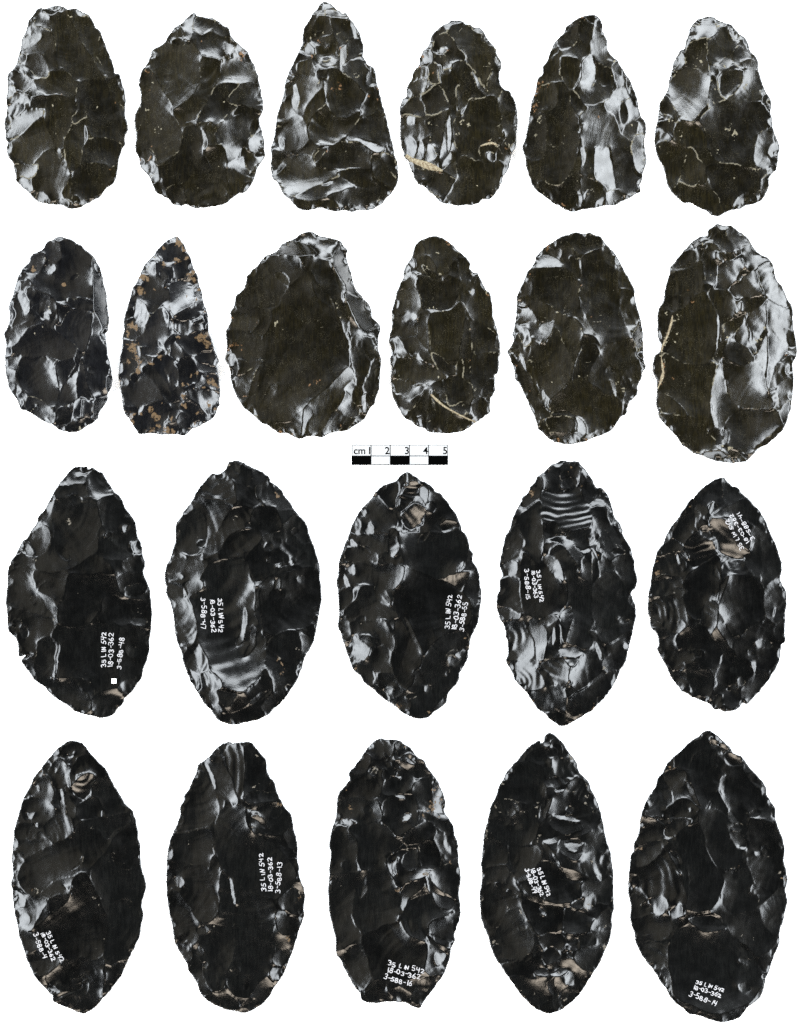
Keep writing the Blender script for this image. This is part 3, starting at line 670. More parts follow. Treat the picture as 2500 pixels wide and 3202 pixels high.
P(fam='black', x0=1030, y0=1420, u=3.9835, label='black biface with a bronze-gleaming rippled scar near its pointed top',
 outline='''60,14 63,15 66,17 69,18.5 72,21 76,22.5 80,25 83,29 87,31 91,36 94,39 95,42 99,47 101,51 103,56 103.5,60 107,63 109,69 110,75 112.5,78 112.5,84 115.5,89 117.5,95 118,102 119,108 118.5,116 117.5,124 116.5,132 114,138 111,143 110,150 108.5,156 108,161 105,167 102,172 101,178 97,183 93,188 92,194 88,198 82,202 78,206 71,207.5 64,206 58,203 52,198 46,194 40,190 35,185 31,182 27,179 24,174 19,169 16,163 14,157 12,151 10,146 9,141 6.5,136 7,130 7.5,124 7,116 6.5,108 5.5,101 7,93 7,86 9,80 11,74 13.5,68 15,63 17,57 20,51 23,46 27,41 32,36 36,30 40,26 46,23 52,21.5 55,17''',
 scars='''NW5 : 53,21 58,15 62,15 60,22 55,24
N3 : 36,31 42,27 54,22 54,32 50,42 44,40 38,32
S18 b1 r12 w5 z1 o66,16 : 60,22 70,24 67,36 57,44 54,42 56,34
E26 c2 : 58,24 60,24 54,38 52,41 53,34
W22 : 71,25 76,26 78,30 76,40 72,36 70,30
S22 b1 c5 r7 w6 z.6 : 57,46 66,38 76,42 74,50 68,58 64,60 58,56 56,50
N5 : 56,58 64,60 72,56 70,61 58,62
NE4 : 78,30 86,32 96,44 102,54 94,60 86,62 70,62 74,50 78,40
S15 b1 : 86,56 92,52 100,54 90,60
NW10 : 26,44 36,32 46,42 52,46 52,56 48,62 36,62 30,60 32,52 24,50
W20 r10 w5 : 18,58 22,52 25,54 24,62 19,62
W20 c8 : 28,58 32,54 36,58 34,62 29,62
W21 r8 : 24,46 27,43 29,47 26,50
W9 r5 : 15,64 30,62 46,62 50,72 40,78 30,72 16,72
W21 : 16,68 20,68 23,72 17,73
W6 k.5 : 14,74 28,72 34,74 38,80 36,84 14,84
W18 r9 w6 : 47,60 52,58 56,64 55,74 50,80 46,76
W5 r8 : 40,80 50,80 54,76 58,86 46,86
W15 c13 : 12,86 20,85 38,86 58,88 57,98 50,106 36,104 28,102 16,100 12,92
W22 : 13,88 19,87 20,95 14,94
W23 c4 : 10,95 14,97 17,104 14,106
W34 : 7,94 10,96 12,104 8,108 6,102
W5 : 7,108 16,104 19,108 16,120 9,124 7,116
W22 r10 : 18,106 24,104 24,112 19,114
SW5 : 18,116 26,104 32,104 38,114 46,122 52,128 40,130 24,130 10,126
W19 r6 : 32,104 36,106 46,118 50,122 42,118
W14 c5 : 36,116 48,120 54,127 50,128 42,122
E3 : 56,62 90,62 104,58 108,70 106,86 96,96 84,98 70,92 60,88 56,72
E21 r5 : 100,88 105,84 104,88 100,93
S19 b1 r9 w5 : 90,98 104,92 110,93 105,104 103,108 96,106
E10 : 104,108 111,92 116,100 118,112 114,120 108,112
N3 : 60,89 70,92 84,98 92,100 102,108 110,114 110,132 90,142 80,156 74,158 64,140 56,130 50,118 50,108 58,98
SE4 k.4 : 74,158 90,142 108,140 106,160 100,176 90,190 78,202 64,200 62,184 70,170
W5 : 52,130 58,132 72,158 68,172 62,184 54,180 48,164 50,146
W16 c3 : 58,128 64,134 74,156 66,148
W11 c13 : 16,132 28,131 40,131 50,140 52,148 48,156 42,148 30,142 18,142
W22 : 18,142 24,146 32,152 30,160 24,163 16,158 14,152
W17 : 34,138 40,146 48,154 48,162 42,152
W16 r6 : 7,130 12,127 16,134 16,146 10,144
W14 c10 : 28,162 42,150 48,164 50,176 40,182 34,170
S15 c6 : 38,172 48,172 54,180 60,186 50,190 42,186
S22 : 43,184 50,183 50,187 44,188
SW10 : 18,166 28,162 36,176 32,182 24,174
SW9 : 36,184 50,190 62,186 62,200 52,198
E14 : 92,158 100,154 104,160 94,166
E17 : 90,172 96,169 92,174
+o 107,145,2 54,197,3 20,168,2 37,172,1.5 77,203,2
+c 26,132,1.5 36,106,2 94,170,1.5''',
 ink='''35 LIN 542;92.5,136;94.3,111.5;3.6|18-03-362;97.7,137;101.3,112;3.8|3-588-55;103.2,138;106.6,117;3.6''')

P(fam='black', x0=1530, y0=1420, u=3.9835, vivid=True, label='black biface with glossy ripple bands near its top and silvery scars at lower left',
 outline='''58,5 62,6 67,5.5 70,6 72,9 75,12 78,16 81,21 84,26 87.5,26.5 90,29 93,33 95,38 96.5,44 98.5,50 102,54 104,59 105,64 108,69 110.5,73 111.5,78 113.5,84 114,90 115.5,97 115,104 112,107 111,110 113,115 114.5,120 114.5,128 113,135 111.5,142 110,148 108.5,155 107,162 104,167 102,170 100,175 97,181 93,187 89,192 85,196 80,201 76,203 72,206 66,209 62,212 56,213.5 52,211 47,208 43,203 38,200 35,196 32,191 28,186 23,181 20,177 18,172 15,167 13,162 14.5,157 14.5,149 13,143 12,136 9,131 7,126 5.5,119 6,111 8,106 8,100 10,95 8,87 9.5,78 11.5,68 12.5,64 16,59 18,51 21,44 24,39 26,34 30,31 32,26 36,21 38,17 43,14 48,9 53,6.5''',
 scars='''N4 : 42,16 52,8 66,8 72,14 68,26 60,30 48,30 42,24
W12 k.4 : 26,34 36,22 41,18 41,30 34,38 26,42
E7 : 72,12 84,26 84,34 78,40 74,36 72,26
N15 r12 w5 z.9 o56,-10 : 41,28 50,30 60,30 70,26 74,36 80,42 79,56 70,60 58,60 46,54 40,46
N21 : 82,36 88,36 89,41 80,41
E8 : 80,42 90,41 90,30 96,44 96,54 90,60 82,60
E28 r10 : 92,42 97,46 99,54 94,54
W5 : 20,52 38,36 41,50 42,64 41,86 34,82 26,70 22,58
W10 r6 : 13,64 22,56 26,68 24,80 14,84 10,76
W20 : 25,66 28,70 26,74
W20 r4 : 11,86 20,85 22,90 18,96 12,92
N4 : 44,56 52,54 54,62 46,66 43,62
N19 c3 : 43,70 46,66 50,66 48,70
E4 c8 : 46,76 58,72 66,84 70,96 78,100 80,120 79,140 80,150 74,152 60,148 58,140 64,126 60,120 60,106 56,88
N24 c2 : 48,68 56,64 64,68 70,78 72,88 70,92 66,82 58,72
N6 : 56,62 70,62 79,58 82,66 76,74 68,72 64,66
E22 : 77,66 82,64 83,68 78,70
E21 : 83,72 87,70 87,74 84,76
N22 : 71,75 78,73 78,77 73,78
E19 c2 : 85,82 88,94 86,97 84,88
E7 : 80,74 84,82 86,96 82,104 80,90
NE10 r9 k.5 : 80,60 90,60 98,70 104,74 96,84 90,78 84,68
E6 : 96,54 106,66 112,80 114,98 108,108 100,92 96,84 104,74
E10 : 86,82 96,84 98,92 88,96
E5 c8 : 84,98 98,92 108,108 113,120 112,136 102,142 90,148 84,140 80,124 80,108
W5 : 25,78 34,84 40,86 46,78 56,90 60,108 58,120 48,127 30,127 25,118 24,96
W20 c4 : 42,84 46,78 54,84 58,98 54,98 48,92
W7 : 9,98 22,97 24,112 25,124 16,122 7,118
W16 : 7,120 16,122 25,127 22,130 12,130
W20 c8 : 30,132 36,129 42,134 45,142 44,158 38,162 34,150
W22 r8 : 38,130 50,126 53,130 44,134
N16 r9 : 54,126 63,119 64,130 60,144 57,148 56,136
N6 : 46,146 52,134 55,138 55,158 46,162 42,164
W21 r6 : 48,142 51,136 52,146 49,150
W17 c6 r11 w6 : 12,132 24,130 32,140 36,156 40,168 30,166 20,158 14,146
W21 r9 w4.5 z.8 : 20,164 28,162 40,172 44,180 42,186 32,184 24,180 20,172
N18 c4 : 46,162 60,160 72,160 66,166
W18 r9 w5 z.8 o60,150 : 40,164 56,160 64,168 62,178 56,182 48,176
N20 r10 : 56,153 68,151 74,157 66,160 56,158
S17 c5 r5 : 32,188 46,182 56,180 60,192 60,200 48,199 36,196
S20 : 40,198 52,199 60,200 58,203 48,202
E10 r5 : 64,168 72,160 86,158 90,166 80,178 70,184 60,192 60,182
E24 c3 : 83,148 87,156 86,162 84,156
E8 c8 : 90,152 100,146 110,142 108,156 100,166 92,172 88,164
SE6 k.4 : 66,188 80,180 92,172 100,170 92,186 78,200 62,206 60,198
S5 : 44,202 60,204 66,208 56,213 48,208
+o 62,12,3 48,10,3 72,25,2 33,30,3 86,78,2 80,199,3 32,194,2 90,29,2
+c 43,78,1.5 100,72,2 90,168,2 45,162,1.5''',
 ink='''35 LIN 542;38.2,92;40.5,115;2.7|18-03-363;34.4,91.5;36.2,112;2.8|3-588-15;29.0,91;30.4,113;3.4''')

P(fam='black', x0=2000, y0=1420, u=3.9835, label='shortest black biface, numbers reading upward at its upper right beside a curved bronze scar',
 outline='''62,18.5 66,19 69,22 72,25 76,26 79,30 82,33 86,36 89,40 93,44 96,49 99,54 101.5,60 104,66 107,72 109,78 111,85 111,92 110,98 112,103 114.5,108 115,117 114,125 113.5,133 113.5,140 114,147 111,150 110,158 108,165 104,172 102,176 98,181 94,186 88,192 84,196 80,195.5 77,199 73,201 67,202 62,200 58,200 55,196 50,194 45,192 41,191 38,188 33,186 30,182 26,177 23,171 20,165 16,158 13.5,153 15,148 13,141 9,136 8,130 6.5,122 6.5,114 7.5,106 9,98 10,90 12,83 13,77 17,72 20,66 23,59 27,54 31,48 35,42 38,37 42,34 46,29 51,25 56,21''',
 scars='''N4 : 44,32 54,23 62,19 66,24 68,36 62,42 54,44 48,40
W10 r6 : 40,38 48,40 54,44 50,50 42,46
NE7 : 64,20 76,26 82,34 74,38 66,38
W19 c4 : 43,42 46,42 47,50 44,54
E17 : 56,38 58,38 57,46 54,48
E3 k.4 : 58,46 74,38 84,36 96,52 98,62 94,60 88,54 70,50 62,50
W6 c8 : 32,50 42,46 44,56 42,66 34,70 26,66 28,58
W19 : 38,60 41,60 40,63
E5 : 66,51 86,54 90,62 88,74 80,74 72,64
S20 b1 c9 r5 w6 z.7 o80,40 : 54,52 62,50 70,54 76,68 85,76 82,82 72,82 62,76 58,66
S10 b1 r10 w5 z.8 o40,52 : 32,74 42,62 52,56 56,68 62,78 50,86 42,89 34,82
SW20 : 30,75 36,76 38,83 33,80
W4 : 16,72 26,66 34,71 30,76 14,78
W9 r8 : 12,84 22,78 30,78 36,88 30,96 20,94 10,98
W20 : 27,80 30,79 32,86 29,86
E6 : 88,56 98,62 108,78 110,92 98,104 94,98 88,88 86,76
E15 : 94,96 98,104 98,110
N10 r14 w5 o76,84 : 66,84 80,83 92,94 86,95 74,94 66,96
E4 : 84,78 94,66 94,96 88,94 82,86
W5 k.4 : 44,90 56,82 62,80 64,94 60,110 54,122 44,130 36,120 34,102
W19 c4 : 60,88 63,94 62,98 58,94
E6 c9 : 64,100 72,94 86,95 96,104 100,112 98,128 88,136 80,142 72,142 66,132 62,118
W12 : 62,102 70,94 64,110 62,118
N21 : 56,112 58,110 58,116 55,117
W17 r12 w5 o60,112 : 48,126 52,116 62,118 60,134 54,142 48,136
E8 : 98,104 110,98 114,112 113,128 104,132 98,124
E22 : 105,121 107,121 105,127 103,127
W8 r9 : 8,104 20,98 32,96 34,106 26,110 14,112
W16 r14 w5 : 12,112 26,112 36,120 38,134 28,140 18,134 10,126
W22 : 27,133 34,130 36,134 30,136
SE5 : 88,134 98,132 104,132 114,146 108,160 100,172 92,168 86,162 78,160 74,150
E20 : 87,164 90,163 91,169 88,170
S4 : 28,142 44,132 56,142 64,156 60,168 44,158 30,156
S19 c2 : 62,160 65,157 65,162 62,165
W12 : 30,154 42,156 42,162 34,162
W13 r6 : 15,148 26,146 32,158 36,168 26,170 18,160
W19 r10 w5 : 26,170 36,172 40,186 32,184
S4 k.4 : 62,166 74,158 86,162 90,180 76,184 60,180
N7 : 58,182 76,184 78,196 66,201 58,198
SW10 : 38,172 54,168 58,180 54,192 42,188
S20 : 41,191 50,190 55,190 50,193
SE9 : 80,184 92,170 102,174 86,192 80,194
+o 15,94,2.5 39,40,2 14,84,2
+c 89,167,2 45,46,1.5''',
 ink='''35 LIN 542;80,74;67.8,52.5;3|18-03-362;84,69.5;71.3,48.5;3|3-588-41;87.8,66.5;77.1,47;3''')

P(fam='black', x0=0, y0=2290, u=4.1758, label='black pointed oval biface with slanting white numbers on its lower left',
 outline='''52,6 57,6.3 61,7.5 64,10 67,14 69,17 72,20 74.5,23 78,25.5 81,30 83.5,35 85.5,39.5 88,44 91,49 94,54 98,57 100,60 101.5,65 103,72 103.5,79 105,86 105,94 106,102 108,108 109.5,115 107.5,122 106,130 107.5,137 105.5,144 105,151 102,158 99,164 96,170 93,177 90,183 86,188 81,195 76,200 71,206 66,209 63,210.5 57,209 51,206 45,204 40,201 39,197 34,192 30,187 26,182 23,176 20,170 18,163 16,157 14,151 13,144 11,137 10,129 9.5,121 8.5,113 10,106 9,98 9,90 10,82 10.5,74 12.5,66 15,58 17,51 20,45 23,39 26,33 30,28 34,22.5 38,18 42,13 47,9''',
 scars='''N5 : 44,14 52,7 62,9 64,20 54,26 48,20
S20 c2 : 50,17 54,17 56,14 56,18 52,19
NE5 : 54,26 64,16 74,24 80,32 72,36 64,30 56,32
W7 c9 : 36,26 44,20 50,26 50,38 42,42 36,34
W16 : 40,26 43,28 41,31
W13 : 49,26 53,26 52,44 58,58 54,64 48,52 50,40
S17 b1 r7 w5 z.8 o60,30 : 55,38 64,30 71,32 68,44 64,50 58,48 54,44
E7 : 68,46 72,34 84,38 90,50 94,56 90,64 80,62 74,52
E4 k.5 : 58,56 62,52 72,48 76,56 76,64 64,66 58,62
E20 : 75,58 77,58 77,62 75,63
W14 : 22,42 34,32 40,44 38,52 26,48
W20 : 26,40 30,41 30,44
W6 c10 : 17,52 28,48 40,54 42,60 34,66 20,66 16,60
W19 : 19,60 26,60 24,64 20,64
W18 r9 : 45,44 49,48 50,60 46,60
W10 r16 w5 o20,80 : 34,70 42,62 52,62 56,72 52,78 44,82 36,78
W5 : 12,68 28,68 34,74 30,80 12,80
W21 : 26,68 29,67 29,70
W8 : 12,82 34,78 40,84 26,90 12,90
W14 r8 : 10,90 16,90 18,100 10,102
NW4 k.4 : 20,94 44,82 54,78 60,68 76,68 84,76 80,88 66,104 52,108 40,112 28,122 18,118 12,108
W14 : 50,104 58,98 62,92 60,100
E4 : 62,66 78,64 94,60 100,64 86,74 80,80 74,74
E10 c2 : 84,80 102,70 104,86 104,100 98,102 86,90
E5 : 68,104 80,90 84,92 88,100 104,104 108,114 106,130 104,150 94,170 82,176 78,164 80,146 78,134 72,118
S5 k.4 : 54,110 64,104 72,120 79,136 80,150 76,168 60,168 48,168 26,158 24,148 40,134 52,124
W24 : 47,114 54,113 52,117
W12 : 10,116 24,122 36,126 30,136 24,148 14,148 11,134
W19 : 11,118 19,122 18,130 12,128
W20 : 13,138 20,136 23,142 17,146
W9 : 16,150 24,150 30,158 24,164 18,160
S5 c11 : 34,182 46,172 62,168 72,176 72,184 60,192 44,194 38,190
S20 : 34,190 42,190 46,194 38,194
W6 : 20,166 32,166 46,170 34,182 26,180
N18 : 42,200 54,193 56,195 46,201
S5 : 42,202 56,194 68,188 80,194 70,206 60,208 48,205
S16 : 56,196 60,200 58,204
E12 : 82,176 94,172 82,194 76,198
+c 71,124,2 73,128,1.5 27,119,2 14,111,2 69,70,2 79,155,1.5 72,160,1.5
+o 24,118,2 31,30,2''',
 ink='''35 LIN 542;36.2,149.5;46.2,170.5;2.9|18-03-362;31.8,150;40.2,169.5;2.9|3-588-4;26.6,151;33.4,168;3.3''')

P(fam='black', x0=500, y0=2290, u=4.1758, label='jet black biface with bright green-white vertical streaks at its blunt top',
 outline='''51,7 55,8 60,7.5 65,6.8 69,8 71.5,11 74,14 77,18 79.5,21 80,27 82,33 85,36 87,42 89,48 92,53 94.5,57 98,61 99.5,67 100,73 102,79 103,86 103,94 104,102 105,110 108,117 108.5,124 107.5,130 108,137 105,145 103,152 101,158 99,165 96.5,171 94,177 91,183 86,190 82,197 77,203 71,207 66,209 62,210 57,208.5 52,208 46,206 40,203 34,199 30,194 28,188 25,183 21,178 20,173 17,168 14,163 11,157 10,151 9,144 7.5,137 6,129 5,120 4.5,112 5,104 5,96 6,88 7,82 9.5,76 12,70 15,62 15,56 18,51 18,47 22,42 24,36 27,30 29,24 33,21 37,18 41,13 46,9''',
 scars='''N14 : 44,10 52,8 50,14 44,18 36,22
W15 c3 : 30,24 36,20 42,22 52,26 58,48 56,54 48,48 40,42 34,32
W15 r11 w6 z.8 o0,30 : 50,10 64,8 64,30 64,46 59,48 55,36 49,22
NE4 : 64,9 72,12 80,24 82,34 76,44 64,48 64,28
W21 : 33,24 36,24 42,36 42,42 38,36
NE12 r9 : 62,47 70,44 88,46 76,52 66,53
W5 r6 : 20,46 30,28 42,44 44,58 36,70 24,72 12,72
E7 c12 : 65,56 74,52 90,52 98,62 98,72 90,76 78,76 68,68
N24 : 68,57 73,58 75,62 70,63
S16 b1 : 70,62 76,62 82,72 74,68
S14 : 68,68 78,76 90,78 94,86 84,80 72,76
E10 : 92,76 100,72 103,86 98,86
W4 : 45,58 56,54 64,56 65,68 72,76 84,82 92,90 100,100 102,112 92,122 84,124 66,118 52,108 44,98 40,80 42,66
W4 : 8,78 20,74 36,72 40,80 38,96 26,98 8,96
W13 r10 w6 o90,110 : 38,94 44,96 46,114 50,122 44,136 40,124
S7 r8 w7 o60,60 : 46,104 54,108 70,120 84,126 86,140 82,154 70,150 56,142 46,140 44,134
W20 c2 : 52,110 54,112 58,126 55,126
W5 : 6,98 26,98 36,100 40,124 42,138 30,142 26,136 16,122 6,116
W7 : 7,118 16,122 28,140 30,154 20,160 10,150
N3 k.4 : 30,148 34,143 44,144 54,152 56,160 50,184 44,194 36,188 30,170
S3 : 56,144 72,152 84,156 86,172 80,184 66,198 54,196 50,184 56,162
E9 r6 : 88,126 100,116 107,122 106,134 96,134
E20 : 86,136 92,132 96,136 92,141
E11 : 86,140 98,136 106,138 102,150 90,150
E12 c8 : 84,168 90,162 98,162 94,174 86,174
E21 r8 w5 : 82,180 86,176 93,176 90,184 84,186
SE14 c4 : 66,198 78,184 86,190 80,200 70,206 60,206
SE20 : 60,204 66,199 70,200 64,204
S9 : 32,198 44,195 56,198 60,207 46,205
W9 r8 : 12,158 22,156 24,168 20,176
+o 96,154,3 105,126,3 90,54,2
+c 70,41,3 76,37,2 105,120,2 22,82,2 28,74,2 69,70,2 40,145,2 53,178,2 72,16,2''',
 ink='''35 LIN 542;77.8,118;75.6,91.5;3.3|18-03-362;83,118.5;82.2,94.5;3.3|3-588-13;88.2,119;89.6,98;3.3''')

P(fam='black', x0=1000, y0=2290, u=4.1758, label='grey-black biface with a snapped straight base and bold white numbers just above it',
 outline='''45,4.5 50,5.5 56,5 60,6.5 64,9 68,12 71,16 74,19 78,21 80,26 84,31 88,36 90,41 92,46 94,52 93,59 96,64 100,70 100.5,76 103,82 103.5,90 104,97 105,105 105,113 104,120 105,128 105,136 103,144 100.5,151 101,156 98,161 97,168 95,174 92,181 88,187 84,193 80,198 76,204 74,206 70,205 64,202 58,201 50,201 44,202 38,202 33,201 31,199 30,195 26,190 23,185 19,178 16,171 12,165 12,158 11,150 8.5,142 7,135 6.5,126 6,117 7,108 7,100 8,91 7,83 8,76 10,69 12,63 12.5,56 13,49 15,44 19,40 22,35 22,30 26,25 30,20 33,15 38,9''',
 scars='''NW10 : 36,12 46,6 50,12 48,18 42,18 34,18
W11 : 48,8 56,6 54,16 52,18 48,14
NE15 r7 : 56,8 64,9 72,18 66,20 58,16
NW14 : 24,26 33,16 38,20 34,30 24,30
N7 : 40,22 52,18 52,26 40,28 36,26
NW9 k.5 : 36,30 50,28 50,38 44,41 36,36
S15 b1 c9 : 60,20 68,16 78,22 82,32 72,34 62,26
NE21 : 64,22 68,20 70,24
N9 c10 : 52,28 62,28 72,36 66,44 52,48 46,44
N21 : 57,32 61,32 60,35
E13 r6 : 72,36 84,34 86,48 82,58 74,58 68,50
E20 r10 w6 k.6 : 84,36 92,46 93,60 86,60 84,50
E11 : 72,58 84,62 98,72 96,76 84,70
N9 c9 : 50,50 68,46 74,60 70,70 58,78 48,72 46,58
N22 : 56,47 62,46 62,50 58,50
N22 : 62,61 67,60 67,65 63,66
W9 : 14,52 24,48 38,50 44,52 46,66 34,70 22,68 14,62
W23 : 16,65 25,66 28,68 20,69
NW5 : 24,36 36,32 46,42 40,50 26,48 16,48
W4 : 10,74 20,70 28,84 28,98 16,104 8,98
N3 : 22,70 46,68 56,78 62,84 46,94 34,104 28,98 28,82
E5 k.5 : 62,78 78,66 86,72 84,80 74,84 64,84
E16 r8 w6 : 85,76 102,80 102,92 94,94 88,86
E21 : 92,82 99,85 97,90
E4 c8 : 75,84 84,80 90,92 88,100 80,104 76,98
N10 c10 : 50,94 62,88 73,88 76,100 82,106 70,110 60,116 54,106
W21 : 55,96 58,94 57,106 54,102
N16 : 62,92 72,88 74,98 68,104 62,102
NE9 k.6 : 84,104 98,98 104,108 102,124 96,122 88,116
W4 : 30,104 40,104 50,104 60,120 58,140 42,150 30,148 24,136 26,116
W12 : 32,110 36,108 34,120 31,122
W5 : 8,108 26,106 26,120 24,140 30,150 22,160 12,160 7,130
W15 c6 : 60,118 70,110 78,114 68,124 62,134
N14 r10 w7 o100,140 : 62,134 70,124 84,120 100,126 98,134 90,140 84,150 78,156 68,152 60,142
NE19 c4 : 84,121 92,122 101,126 97,132 88,130
E12 : 82,142 92,138 104,134 101,152 96,158 82,150
S36 : 80,150 90,153 98,158 97,163 82,158
N19 : 82,150 90,152 100,158 99,161 88,157
E17 c8 : 78,166 84,162 98,164 94,178 84,182 78,178
E23 : 85,166 95,164 94,170 88,174
W5 c6 k.4 : 32,152 44,146 58,142 70,154 80,158 78,176 70,184 50,186 40,184 34,168
W8 k.5 : 18,166 28,160 34,170 38,184 32,192 22,180
S7 : 36,188 48,184 50,192 56,200 40,200 32,198
SE17 : 50,190 64,192 70,198 60,201 54,198
SE17 r10 w6 : 74,186 90,180 82,192 74,204 68,200
+o 86,52,4 80,60,4 22,57,3 58,118,2 98,98,3 80,109,3 86,42,3 62,10,3 19,42,2.5 88,64,3 84,56,3
+c 22,163,3 66,86,3 80,106,2 74,88,1.5 16,114,2 42,28,3 86,86,1.5 77,115,2''',
 ink='''35 LIN 542;52,172.3;77,178;3.5|18-03-362;51,177.3;74,182.5;3.3|3-588-16;49,182;68,187.8;3.5''')

P(fam='black', x0=1470, y0=2290, u=4.1758, label='leaf-shaped grey-black biface with a notch beside its sharp tip and small pale chips',
 outline='''60,.5 63,2 66,5 69,8 71,11 74,15 77,19 79.5,23 81,29 85,33 89,38 91,44 94,49 96,55 98,61 99,67 100.5,74 101.5,79 103,84 105,91 106,98 107,106 107,114 107,122 107.5,130 106,138 106,146 104,154 101.5,161 98.5,168 95,175 90,182 86,189 81,196 76,201 70,206 64,209 58,210 52,208 47,205 42,200 38,196 34,191 31,186 27,181 24,176 20,171 17,165 15,159 13,152 10,145 8,138 7.5,130 7,122 8,114 9,106 8,99 9,91 9.5,82 10.5,75 12.5,68 14,61 16,54 19,48 21,41 24,36 27,30 31,25 36,20 40,15 45,10 50,6.5 52,6.5 53,8 55,6.5 55.5,3 58,1''',
 scars='''N4 : 42,18 54,10 60,10 60,22 54,26 42,23
N20 r10 w4 : 54,8 59,6 60,9 56,11
W22 : 40,22 44,23 44,25 40,24
E9 r14 w5 : 60,6 68,9 78,22 80,30 72,34 62,32 60,20
N3 r4 w8 : 30,28 40,22 54,26 56,34 50,52 36,52 22,50 24,40
N12 r16 w5 : 56,34 72,34 76,38 64,41 56,40
N23 : 64,42 71,42 70,44 65,45
NE6 r8 k.6 : 72,40 82,32 92,48 96,58 88,56 78,48
E6 : 60,48 72,44 80,50 92,60 84,64 70,62 58,62
W16 c2 : 53,62 58,52 62,50 58,60 56,64
N20 c4 : 62,62 74,62 82,67 74,68 66,66
N14 : 60,66 80,68 84,72 74,76 62,74
W7 r10 w6 k.6 : 14,58 24,50 38,54 36,62 24,64 16,62
W3 : 14,66 28,62 40,58 50,56 50,74 40,86 28,84 16,76
W5 k.5 : 10,76 22,82 30,88 26,98 12,100
NW12 : 28,84 40,86 50,84 54,100 44,110 34,110 30,98
N21 c3 : 54,80 66,78 66,82 58,84
N19 c7 r6 : 68,80 84,82 88,92 78,96 70,92 66,86
N21 : 72,82 82,84 80,89 74,88
NE12 : 84,84 102,82 102,88 94,94 86,94
E14 r14 w6 : 82,94 96,88 104,96 98,108 88,108
E23 : 93,107 98,106 97,110
W13 r6 : 54,82 60,88 66,98 62,100 55,94
N8 : 54,96 66,100 74,110 84,112 82,124 70,128 56,126 46,112
E8 : 84,112 98,110 106,108 106,126 94,128 84,122
E15 r12 w5 k.6 : 84,126 90,120 96,124 92,132 86,132
W9 : 10,102 26,98 30,106 32,118 20,116 10,112
W15 : 26,110 32,104 34,114 38,122 30,118
W7 r5 : 9,116 22,114 34,124 30,140 18,146 9,136
W9 : 20,148 32,130 42,140 48,156 40,170 28,168 18,160
N4 : 38,124 52,128 70,130 70,142 62,152 52,152 44,140
N20 : 52,132 56,134 56,137 53,136
N14 c8 : 70,134 76,130 94,140 92,146 80,150 70,148
E14 : 92,142 104,130 106,144 98,160 90,152
NE13 r10 w6 : 70,160 78,152 92,148 94,160 84,162 76,164
NE18 : 72,158 79,153 80,157 74,160
E10 : 84,162 98,158 98,168 88,178 80,174 78,166
N18 : 72,164 76,164 76,168 72,168
N4 : 52,152 68,150 70,162 62,164 54,164
N17 r8 : 54,164 62,160 68,166 64,172 56,174
N18 r6 : 48,178 56,176 58,182 50,182
N21 r6 : 60,181 70,175 74,178 66,183
E20 r12 w5 : 70,184 78,178 78,188 72,188
S8 : 30,182 48,184 58,184 58,200 48,204 38,194
S18 : 57,186 64,184 62,196 58,194
S14 r10 : 62,196 74,190 80,194 68,204 60,206
+c 52,79,4 50,53,1.5 50,56,1.5 50,63,1.5 90,59,2 75,19,3 78,44,2 20,55,2 13,77,3 19,156,2.5 65,196,3 89,130,3 24,38,2 88,48,2 101,144,2 28,132,2 12,74,2 34,55,3 40,60,2 82,49,2 86,54,2 38,133,2 42,138,2 90,96,2 100,160,2 36,193,2 70,198,2 47,196,1.5 66,180,1.5 22,60,1.5''',
 ink='''35 LIN 542;51.5,102;58.6,121;3|18-03-362;46.2,102;53.2,121;3|3-588-49;42,102.5;47.8,119;3''')

